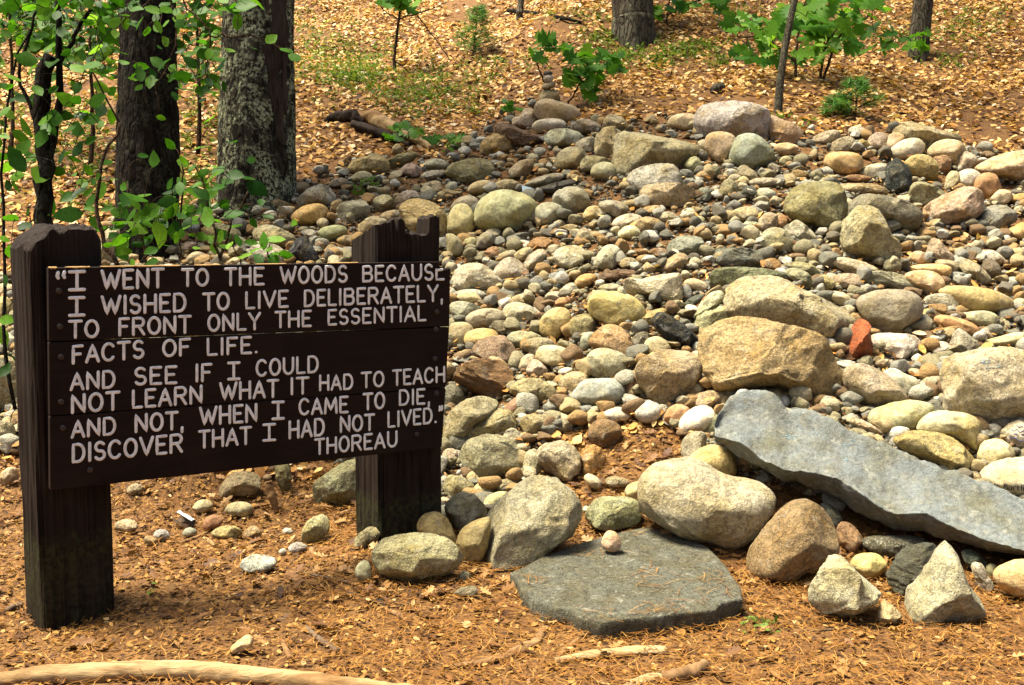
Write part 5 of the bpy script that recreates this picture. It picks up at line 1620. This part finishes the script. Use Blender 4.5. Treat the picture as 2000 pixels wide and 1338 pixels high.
spC = h_([(1000, 1050, 90), (1020, 890, 60), (1070, 940, 70), (1130, 960, 70), (1090, 1080, 120), (1190, 990, 100), (1190, 930, 50), (1130, 1150, 60), (1310, 980, 100), (1430, 1050, 120), (1400, 890, 60), (1450, 1130, 70), (1300, 1200, 110), (1320, 1260, 90), (1210, 1230, 60), (1410, 1240, 60), (1040, 1240, 60), (990, 1170, 80), (1060, 1160, 70), (1010, 1010, 70), (1260, 1010, 80), (1380, 1000, 90), (1170, 1060, 70), (1000, 1300, 70), (1080, 1310, 60), (1180, 1330, 70), (1250, 1370, 60), (1090, 1380, 60), (1350, 1150, 60), (1250, 1150, 60), (1490, 1210, 70), (1570, 1215, 70), (1640, 1240, 60)])
for k in range(40):
    spC.append((rgp.normal(400, 35), rgp.normal(385, 55), rgp.uniform(20, 38)))
plant('broadleaf_shrub', 'leafy shrub between the dark trunk and the lichen covered trunk', 'shrub',
      [[(430, 510), (410, 420), (400, 360), (380, 330)], [(430, 510), (450, 440), (480, 390), (490, 350)], [(350, 505), (352, 430), (356, 380), (358, 320)]], spC, 6.0, 'o', 1, 'green', 0.2, 'leafy shrubs around the sign', 'twig', [(3, 1.5), (3, 1.5), (2.5, 1.5)], 0.8, 25, base=hit(430, 500))
spD = [(515, 470, 34), (538, 468, 36), (525, 490, 30), (500, 490, 30), (548, 500, 34), (478, 500, 28), (450, 482, 30), (432, 462, 26), (560, 496, 30), (505, 505, 30), (535, 508, 34), (465, 470, 24), (490, 476, 26)]
plant('seedling', 'small green seedling rising just behind the top of the sign', 'seedling', [[(520, 540), (522, 500), (524, 480)], [(470, 545), (468, 505), (455, 480)]], spD, 5.7, 'o', 1, 'oak', 0.06, None, 'twig', (2, 1.2), 0.7, 27, base=hit(520, 535))
# hanging branch of leaves before the two big trunks
spE = h_([(1370, 40, 140), (700, 130, 70), (780, 130, 80), (820, 180, 80), (920, 60, 90), (990, 110, 90), (920, 230, 70), (690, 350, 70), (915, 360, 100), (1080, 350, 60), (1150, 370, 90), (1105, 430, 40), (1170, 440, 90), (1200, 480, 90), (1110, 280, 80), (1010, 290, 60), (1510, 220, 80), (1410, 270, 80), (1590, 280, 90), (1640, 320, 80), (895, 655, 50), (1000, 130, 80), (1040, 140, 70), (1340, 20, 120), (1420, 20, 110), (1060, 300, 60), (960, 380, 70), (640, 190, 60), (680, 60, 80), (600, 120, 70), (560, 60, 80), (480, 120, 80), (850, 60, 90), (760, 50, 90), (1120, 130, 60), (1180, 70, 60), (880, 150, 80), (1280, 280, 60), (1250, 480, 60), (1140, 500, 60)])
for k in range(60):
    spE.append((rgp.uniform(200, 470), 190 * rgp.uniform() ** 1.5, rgp.uniform(18, 36)))
plant('overhanging_branch', 'slender leafy branches hanging in front of the two big trunks', 'branch', [[(232, 238), (180, 120), (240, 40), (330, -30)], [(330, -30), (345, 60), (330, 120), (300, 180)], [(330, -30), (410, 70), (400, 140), (420, 170)], [(410, 70), (500, 70), (560, 100)]], spE, 6.35, 'o', 1, 'green', 0.15, None, 'twig', (2, 1.2), 0.8, 29)
# dense understorey behind, top left
for j, (x0, x1, y0, y1, d_, n_, bx, lab) in enumerate([(-30, 120, -20, 90, 9.5, 150, 20, 'dense green understorey bush at the far top left corner'), (100, 235, -20, 140, 10.0, 170, 175, 'dense dark green bush behind the shrub, left of the dark trunk'), (330, 440, -20, 190, 10.5, 110, 385, 'loose green bush in the gap between the two big trunks')]):
    sp = [(rgp.uniform(x0, x1), rgp.uniform(y0, y1), rgp.uniform(16, 28)) for _ in range(n_)]
    by = 330 if j < 2 else 300
    pb = hit(bx, by)
    dpb = float(depth_of(pb))
    plant('understorey_bush', lab, 'bush', [[(bx, by), (bx + 5, (by + y1) / 2), (bx, (y0 + y1) / 2), (bx - 6, y0)]], sp, dpb, 'o', 2, 'green', 0.5, 'understorey bushes at the top left', 'twig', (5, 2), 0.8, 31 + j, base=pb)

# oak saplings
rgo = np.random.default_rng(14)
def blob(cs):
    out = []
    for (x, y, r, n, s) in cs:
        for _ in range(n):
            a = rgo.uniform(0, 6.28); q = r * math.sqrt(rgo.uniform())
            out.append((x + q * math.cos(a), y + 0.75 * q * math.sin(a), s * rgo.uniform(.8, 1.25)))
    return out
b = hit(1560, 158); d_ = float(depth_of(b))
plant('oak_sapling', 'bushy oak sapling with lobed leaves behind the huge white boulder', 'sapling', [[(1556, 158), (1553, 110), (1560, 60), (1575, 0)], [(1603, 152), (1612, 90), (1640, 50)], [(1608, 155), (1640, 70), (1700, 30)], [(1553, 120), (1500, 80), (1440, 70)]],
      blob([(1450, 60, 40, 12, 32), (1495, 95, 40, 12, 36), (1450, 105, 20, 4, 34), (1520, 60, 45, 16, 38), (1570, 40, 45, 18, 42), (1600, 90, 35, 10, 38), (1630, 20, 50, 18, 40), (1690, 30, 40, 14, 38), (1680, 95, 22, 5, 36), (1730, 80, 30, 9, 36), (1790, 78, 28, 8, 34), (1575, 105, 30, 6, 36), (1640, 60, 40, 12, 38)]),
      d_, 'o', 1, 'oak', 0.3, 'oak saplings on the hillside', 'twig', (3.0, 1.4), 0.9, 41, (.7, .9), 0.5, b, True)
b = hit(1108, 215); d_ = float(depth_of(b))
plant('oak_sapling', 'young oak sapling with lobed leaves drooping right of the balanced stone tower', 'sapling', [[(1105, 212), (1120, 185), (1135, 160), (1150, 130)], [(1062, 160), (1052, 135), (1045, 115)], [(1105, 212), (1062, 160)]],
      blob([(1070, 85, 22, 7, 34), (1048, 112, 14, 4, 30), (1100, 95, 16, 4, 30), (1125, 130, 26, 10, 34), (1150, 150, 28, 10, 34), (1160, 180, 14, 5, 32), (1185, 115, 28, 10, 34), (1205, 130, 14, 5, 32), (1140, 115, 22, 7, 34), (1125, 155, 16, 5, 32)]),
      d_, 'o', 1, 'oak', 0.12, 'oak saplings on the hillside', 'twig', (2.0, 1.2), 0.8, 43, (.75, .95), 0.5, b, True)
b = hit(785, 285); d_ = float(depth_of(b))
plant('oak_sapling', 'low oak seedling spreading over the right end of the fallen log', 'sapling', [[(790, 288), (795, 270), (800, 258)]],
      blob([(785, 255, 16, 5, 30), (770, 275, 12, 3, 28), (810, 262, 14, 4, 30), (840, 268, 14, 4, 28), (875, 272, 12, 4, 26), (895, 272, 8, 2, 24), (875, 292, 6, 2, 22)]), d_, 'o', 1, 'oak', 0.08, 'oak saplings on the hillside', 'twig', (1.6, 1), 0.7, 45, (.6, .8), 0.45, b, True)
b = hit(772, 142); d_ = float(depth_of(b))
plant('oak_sapling', 'spindly bare stemmed sapling at the top, leaves only along the frame edge', 'sapling', [[(771, 142), (773, 90), (779, 36), (784, 0), (786, -30)], [(779, 38), (750, 20), (735, -5)], [(779, 38), (830, 22), (870, 5)], [(815, 30), (850, 75), (878, 118)], [(773, 120), (800, 140), (815, 148)]],
      blob([(755, -2, 22, 8, 34), (795, 4, 22, 8, 36), (775, -5, 20, 6, 34), (735, -8, 12, 3, 30)]), d_, 'o', 1, 'oak', 0.12, 'oak saplings on the hillside', 'twig', [(3.4, 2), (1.6, 1), (1.6, 1), (1.3, .8), (1.2, .7)], 0.8, 47, (.7, .9), 0.5, b, True)
b = hit(990, 232); d_ = float(depth_of(b))
plant('oak_sapling', 'tiny green seedling left of the balanced stone tower', 'sapling', [[(988, 234), (990, 218), (992, 205)]], blob([(990, 208, 14, 7, 20), (1010, 215, 6, 2, 18)]), d_, 'o', 1, 'oak', 0.05, 'oak saplings on the hillside', 'twig', (1.2, .8), 0.6, 49, (.7, .9), 0.5, b, True)
b = hit(1300, 50); d_ = float(depth_of(b))
plant('oak_sapling', 'bright green sapling right of the wide flared trunk', 'sapling', [[(1302, 58), (1304, 30), (1310, -10)], [(1304, 30), (1340, 10), (1380, -5)]], blob([(1290, 25, 16, 7, 28), (1320, 5, 26, 9, 30), (1400, 12, 18, 7, 28), (1390, 0, 16, 5, 28), (1345, 5, 18, 5, 26), (1425, 30, 10, 3, 24)]), d_, 'o', 1, 'oak', 0.15, 'oak saplings on the hillside', 'twig', (2, 1.2), 0.7, 51, (.7, .9), 0.5, b, True)

# pine seedlings
def pine(label, base_px, top_px, wpx, n_whorl, seed):
    b = hit(*base_px); d = float(depth_of(b)); rg = np.random.default_rng(seed)
    root = empty('pine_seedling', b, label, 'pine', 'young pines on the hillside')
    tp = at(top_px[0], top_px[1], d)
    acc = Acc(); acc.add(*tube(np.array([b - [0, 0, .03], (b + tp) / 2, tp]), np.array([.008, .006, .003]), 6))
    PT, DV = [], []
    H = np.linalg.norm(tp - b); wm = wpx * d / F / 2
    for k in range(n_whorl):
        f = 0.12 + 0.86 * k / (n_whorl - 1)
        for _ in range(6):
            a = rg.uniform(0, 6.28); ln = wm * (1.08 - f) * rg.uniform(.7, 1.15) + .04
            s = b + (tp - b) * f; e = s + np.array([math.cos(a) * ln, math.sin(a) * ln, ln * rg.uniform(.1, .55)])
            acc.add(*tube(np.array([s, (s + e) / 2 + [0, 0, .01], e]), np.array([.004, .003, .002]), 5))
            for q in np.linspace(.35, 1.05, 7):
                for _ in range(5):
                    PT.append(s + (e - s) * q); v = (e - s) / ln * .7 + rg.normal(0, .7, 3); DV.append(v / np.linalg.norm(v))
    acc.build('stems', M['twig'], parent=root)
    PT = np.array(PT); DV = np.array(DV); sz = rg.uniform(.06, .11, len(PT))
    V, T = leaves_mesh(PT + DV * sz[:, None] / 2, sz, .6, seed, 'needles', 'pine', (.05, .09), slope=False, curl=.1, dirs=DV)
    mesh_np('needles', V, T, M['pine'], parent=root, k=3)
pine('bushy young pine on the hillside at the top centre left', (922, 112), (935, 18), 80, 8, 61)
pine('small feathery pine seedling on the leaves behind the right crest', (1672, 232), (1672, 162), 80, 6, 62)
pine('tiny low pine seedling just left of the feathery one', (1632, 228), (1628, 200), 34, 3, 63)

# low ground plants
rgc = np.random.default_rng(71)
def tufts(cs):
    P, D_, S_ = [], [], []
    for (x, y, rx, ry, n) in cs:
        for _ in range(n):
            px, py = x + rgc.normal(0, rx), y + rgc.normal(0, ry)
            h = hit(px, min(max(py, 2), 520))
            for _ in range(rgc.integers(4, 9)):
                v = rgc.normal(0, 1, 3); v[2] = abs(v[2]) * .9 + .25; v /= np.linalg.norm(v)
                P.append(h + v * rgc.uniform(.02, .10)); D_.append(v); S_.append(rgc.uniform(.025, .06))
    P, D_, S_ = np.array(P), np.array(D_), np.array(S_)
    V, T = leaves_mesh(P, S_, .6, 72, 'ground_cover', 'cover', (.3, .55), slope=False, curl=.2, dirs=D_)
    o = mesh_np('ground_cover', V, T, M['cover'], k=3)
    o['kind'] = 'stuff'; o['category'] = 'ground cover'; o['label'] = 'patches of low green plants and grass among the dead leaves'
tufts([(700, 130, 60, 30, 260), (670, 150, 20, 15, 90), (720, 150, 22, 14, 90), (840, 170, 50, 20, 160), (640, 100, 40, 40, 140), (800, 210, 60, 20, 80), (900, 190, 60, 30, 70), (1280, 110, 50, 14, 200), (1180, 75, 30, 10, 60), (1370, 95, 30, 8, 60), (1400, 125, 20, 6, 25), (1790, 60, 60, 25, 60), (1900, 70, 50, 25, 70), (1905, 35, 40, 12, 50), (1840, 125, 30, 8, 30), (430, 200, 40, 60, 120), (160, 250, 60, 60, 140), (120, 330, 60, 40, 80), (370, 330, 30, 50, 80), (1150, 30, 50, 12, 50), (1440, 30, 30, 14, 40), (960, 130, 40, 10, 40), (30, 200, 40, 80, 120), (600, 60, 40, 40, 60), (1520, 240, 30, 5, 20)])
# the yellow green herb among the stones
b = hit(713, 378); d_ = float(depth_of(b))
plant('green_herb', 'bright yellow green herb growing between stones left of the white flake', 'plant', [[(713, 380), (714, 370), (715, 362)]], blob([(715, 366, 24, 16, 24), (725, 358, 14, 6, 22)]), d_, 'o', 1, 'cover', 0.05, None, 'twig', (1, .6), .5, 53, (.25, .4), .6, b, True)
b = hit(296, 1150); d_ = float(depth_of(b))
plant('green_leaf_sprig', 'single pale green fallen leaf on the ground right of the left post', 'leaf', [[(284, 1160), (292, 1152), (300, 1145)]], [(292, 1156, 26), (288, 1160, 22), (302, 1140, 14)], d_ - .02, 'o', 1, 'cover', 0.01, None, 'twig', (.8, .5), .4, 54, (.35, .5), .35, b)
b = hit(1480, 1222); d_ = float(depth_of(b))
plant('moss_sprig', 'low dark green moss sprig beside the right end of the flat slab', 'moss', [[(1490, 1232), (1490, 1224), (1488, 1214)]], blob([(1470, 1224, 26, 26, 14), (1500, 1220, 22, 16, 14), (1515, 1230, 16, 8, 12)]), d_, 'o', 1, 'cover', 0.05, None, 'twig', (.8, .5), .4, 55, (.3, .5), .6, b)

# ------------------------------------------------------------------ logs, sticks, bark
def stick(name, label, cat, pts, wid, mat, group=None, lift=0.5, bump=.18, seg=10, seed=0, flat=1.0, n=24, d=None):
    P = np.array([hit(x, y) if d is None else at(x, y, d) for x, y in pts])
    dm = float(depth_of(P.mean(0)))
    r = np.array(wid, float) / 2 * dm / F
    P = P + np.stack([0 * r, 0 * r, r * lift * flat], 1)
    Pd = resample(P, n); rd = np.interp(np.linspace(0, 1, n), np.linspace(0, 1, len(r)), r)
    V, Q = tube(Pd, rd, seg, bump=bump, bfreq=(1.3, .5), seed=seed)
    if flat != 1.0:
        cz = np.concatenate([np.repeat(Pd[:, 2], seg), [Pd[0, 2], Pd[-1, 2]]])
        V[:, 2] = cz + (V[:, 2] - cz) * flat
    b = Pd.mean(0); b[2] = V[:, 2].min()
    o = mesh_np(name, V, Q, M[mat], smooth=True, loc=b)
    return tag(o, label, cat, group)
GS = 'sticks and bark lying on the ground in front'
stick('fallen_branch', 'long pale barkless branch along the bottom left of the frame', 'branch', [(-40, 1344), (40, 1335), (90, 1329), (200, 1325), (330, 1320), (440, 1326), (560, 1339), (700, 1354), (860, 1366)], [34, 36, 42, 38, 41, 36, 40, 34, 28], 'log', None, .6, .10, 30, 3, n=120)
stick('stick', 'short grey stick slanting down to the right below the middle of the sign', 'stick', [(598, 1228), (625, 1252), (660, 1276)], [9, 12, 12], 'stick_grey', GS)
stick('stick', 'stubby pale twig standing out just left of the slanting grey stick', 'stick', [(552, 1255), (560, 1275), (568, 1290)], [9, 12, 12], 'stick', GS)
stick('stick', 'dark thin twig lying near the lone grey pebble by the long front block', 'stick', [(595, 1120), (640, 1130), (700, 1143)], [5, 6, 5], 'stick_grey', GS)
stick('stick', 'dark twig slanting just below the lone white stone', 'stick', [(560, 1110), (585, 1085), (600, 1075)], [4, 4, 3], 'stick_grey', GS)
stick('bark_strip', 'curved pale bark strip at the bottom centre, left of the split wood slab', 'bark', [(862, 1305), (920, 1298), (980, 1288), (1030, 1262), (1050, 1250), (1068, 1225)], [10, 18, 24, 26, 22, 18], 'stick', GS, .4, .3, 12, 5, .5)
stick('wood_slab', 'flat pale split wood slab at the bottom centre', 'wood', [(1085, 1290), (1150, 1282), (1230, 1275), (1300, 1272)], [14, 32, 36, 30], 'log', GS, .4, .2, 14, 6, .45)
stick('bark_strip', 'thin bark strip meeting the left tip of the split wood slab', 'bark', [(1080, 1292), (1105, 1268), (1130, 1248)], [8, 12, 9], 'stick', GS, .4, .3, 8, 7, .5)
stick('stick', 'small grey log piece in the bottom right foreground', 'stick', [(1300, 1332), (1340, 1325), (1378, 1306)], [30, 30, 26], 'stick', GS, .5, .2, 12, 8)
stick('wood_slab', 'broad pale wood fragment cut by the bottom frame edge, right of centre', 'wood', [(1210, 1345), (1270, 1326), (1340, 1316)], [20, 34, 26], 'log', GS, .4, .2, 12, 9, .35)
stick('stick', 'reddish brown twig right of the moss sprig', 'stick', [(1513, 1262), (1528, 1280), (1546, 1298)], [6, 7, 6], 'deadwood', GS)
stick('stick', 'dull yellow twig on the ground left of the flat slab', 'stick', [(820, 1168), (850, 1162), (882, 1153)], [8, 12, 9], 'stick', GS, seed=4)
stick('bark_strip', 'dark reddish bark piece left of the dull yellow twig', 'bark', [(715, 1172), (735, 1176), (758, 1186)], [12, 20, 14], 'deadwood', GS, .4, .3, 10, 10, .5)
stick('bark_strip', 'brown curl of bark below the dark reddish bark piece', 'bark', [(745, 1185), (775, 1200), (800, 1214)], [10, 18, 12], 'stick', GS, .4, .3, 10, 11, .5)
stick('stick', 'twig angled below the white birch bark, on the leaves', 'stick', [(352, 1062), (378, 1054), (405, 1043)], [6, 8, 7], 'stick', GS)
stick('stick', 'pale broken twig left of the flat yellow stone', 'stick', [(398, 1052), (410, 1060), (420, 1068)], [6, 8, 7], 'log', GS)
stick('stick', 'thin dark twig crossing bare ground left of the slanting grey stick', 'stick', [(455, 1213), (490, 1210), (530, 1206)], [4, 5, 4], 'stick_grey', GS)
stick('stick', 'slender twig beneath the craggy white rock', 'stick', [(1505, 1228), (1560, 1234), (1640, 1230)], [4, 5, 4], 'stick_grey', GS)
stick('stick', 'dark stub of wood at the foot of the left post', 'stick', [(12, 1196), (25, 1190), (42, 1184)], [10, 14, 12], 'stick_grey', GS)
# fallen log on the hillside
lg = empty('fallen_log', hit(740, 262), 'broken log on the hillside with a mossy dark left end', 'log')
def logpart(name, pts, wid, mat, n=30, bump=.22, seed=0):
    P = np.array([hit(x, y + 12) for x, y in pts]); dm = float(depth_of(P.mean(0)))
    r = np.array(wid, float) / 2 * dm / F
    P[:, 2] += r * 1.25
    V, Q = tube(resample(P, n), np.interp(np.linspace(0, 1, n), np.linspace(0, 1, len(r)), r), 16, bump=bump, bfreq=(1.4, .35), seed=seed)
    return mesh_np(name, V, Q, M[mat], smooth=True, parent=lg)
logpart('log_body', [(695, 232), (725, 235), (755, 250), (785, 262), (820, 274), (843, 284)], [18, 30, 28, 22, 16, 10], 'log', seed=2)
logpart('log_underside', [(690, 240), (730, 256), (765, 268), (800, 278)], [16, 20, 16, 10], 'deadwood', seed=3)
logpart('rotten_end', [(634, 232), (655, 230), (685, 232), (712, 236)], [10, 22, 26, 16], 'deadwood', seed=4, bump=.35)
logpart('moss', [(640, 226), (660, 223), (685, 221), (702, 222)], [5, 12, 12, 6], 'moss', seed=5, bump=.4)
stick('dark_branch', 'dark fallen branch on the hillside behind the thin trunk', 'branch', [(992, 22), (1040, 28), (1090, 36), (1140, 46)], [8, 9, 8, 5], 'bark_dark')
stick('stump', 'small dark broken stump in sunlit leaves behind the huge white boulder', 'stump', [(1392, 182), (1404, 178), (1410, 176)], [14, 18, 16], 'bark_grey', None, .8)
stick('bark_piece', 'dark chip of wood on the leaves right of the feathery pine seedling', 'bark', [(1750, 228), (1762, 226), (1775, 229)], [6, 10, 6], 'bark_dark')
# rotten stake and upright slate under the sign
stick('rotten_stake', 'pale rotten stake leaning left of the upright slate under the sign', 'stake', [(541, 1000), (533, 975), (524, 940)], [10, 18, 14], 'stick', None, 0, .3, 10, 12, 1, 20, float(depth_of(hit(541, 1000))))
ptS = [(535, 918), (539, 902), (562, 902), (569, 945), (562, 968), (546, 958)]
o = make_stone(ptS, 'L', 'l', {'col': '132,126,88', 'bs': '.6', 'mat': 'rough'}, 'upright olive slate post standing on leaves under the middle of the sign', '', 777)
# birch bark roll
b = hit(362, 1030); d_ = float(depth_of(b))
root = empty('birch_bark', b, 'curled piece of white birch bark on the leaves under the sign', 'bark')
A0, A1 = at(346, 1006, d_ + .02), at(375, 1024, d_ - .02)
ax = A1 - A0; ax /= np.linalg.norm(ax)
e1 = np.cross(ax, [0, 0, 1]); e1 /= np.linalg.norm(e1); e2 = np.cross(ax, e1)
for nm, rr, mt in (('outer_bark', .030, 'birch'), ('inner_bark', .0275, 'birch_in')):
    V = []; na, nb = 22, 10
    for i in range(nb):
        c_ = A0 + (A1 - A0) * i / (nb - 1)
        for j in range(na):
            an = 0.3 + 4.9 * j / (na - 1)
            q = rr * (1 + .12 * vnoise(np.array([[i * .5, j * .3, 1.0]]))[0]) * (1 - .18 * j / na)
            V.append(c_ + e1 * q * math.cos(an) + e2 * q * math.sin(an))
    Q = [(i * na + j, i * na + j + 1, (i + 1) * na + j + 1, (i + 1) * na + j) for i in range(nb - 1) for j in range(na - 1)]
    mesh_np(nm, V, Q, M[mt], smooth=True, parent=root)
# bent card among the stones
b = hit(1032, 384); d_ = float(depth_of(b)) - .05
P = [at(x, y, d_ + q) for x, y, q in [(1019, 362, .06), (1036, 366, .04), (1038, 377, .0), (1021, 380, 0), (1075, 385, .02), (1075, 382, .05)]]
bm = bmesh.new(); vs = [bm.verts.new(p) for p in P]
bm.faces.new((vs[0], vs[1], vs[2], vs[3])); bm.faces.new((vs[1], vs[5], vs[4], vs[2]))
bmesh.ops.solidify(bm, geom=bm.faces, thickness=.002)
tag(mesh_bm('bent_card', bm, M['card'], loc=b), 'small bent pale blue card stuck between stones above the egg boulder', 'card')
# dead leaf standing on the lumpy boulder
P = at(985, 845, float(depth_of(hit(975, 930))) - .02)
V, T = leaves_mesh(np.array([P]), np.array([.10]), .1, 5, 'leaf', 'litter', (.5, .6), True, slope=False, dirs=np.array([[.6, .1, -.8]]), curl=.3)
o = mesh_np('dead_leaf', V, T, M['deadwood'], loc=P, k=3)
tag(o, 'dark dead leaf stuck on the lumpy olive boulder beside the sign', 'leaf')

# ------------------------------------------------------------------ labels of the stones
LM = [r for r in ROCKS if r['lm']] + [dict(lm=a, c=np.array(c_), label='x') for a, c_ in [("the sign's right post", (775, 700)), ("the left sign post", (130, 1100)), ('the white birch bark', (362, 1010)), ('the lichen trunk', (500, 330)), ("the sign's right edge", (875, 700)), ('the balanced stone tower', (1070, 170))]]
used = set(r['label'] for r in ROCKS if r['label'])
def rel(c_, m):
    dx, dy = c_[0] - m['c'][0], c_[1] - m['c'][1]
    if abs(dx) > abs(dy) * 1.1:
        return ('right of ' if dx > 0 else 'left of ') + m['lm']
    return ('in front of ' if dy > 0 else 'behind ') + m['lm']
for r in sorted(ROCKS, key=lambda q: -q['px']):
    if r['label']:
        r['o']['label'] = r['label']; continue
    near = sorted((m for m in LM if m is not r), key=lambda m: np.hypot(*(np.asarray(r['c']) - m['c'])))
    sz = '' if r['px'] > 62 else 'small ' if r['px'] > 34 else 'tiny '
    head = f"{sz}{HUEWORD[r['hue']]} {r['sh']} stone "
    cands = []
    for m in near[:3]:
        q = np.hypot(*(np.asarray(r['c']) - m['c']))
        if q < 75: cands.append(head + 'just ' + rel(r['c'], m))
        cands.append(head + rel(r['c'], m))
    for i in range(4):
        for j in range(i + 1, 5):
            a_, b_ = near[i]['lm'], near[j]['lm']
            cands.append(head + 'between ' + a_ + ' and ' + b_)
    cands = [c_ for c_ in cands if len(c_.split()) <= 16]
    lab = next((c_ for c_ in cands if c_ not in used), None)
    if lab is None:
        lab = head + 'near ' + near[5]['lm']
    used.add(lab); r['o']['label'] = lab
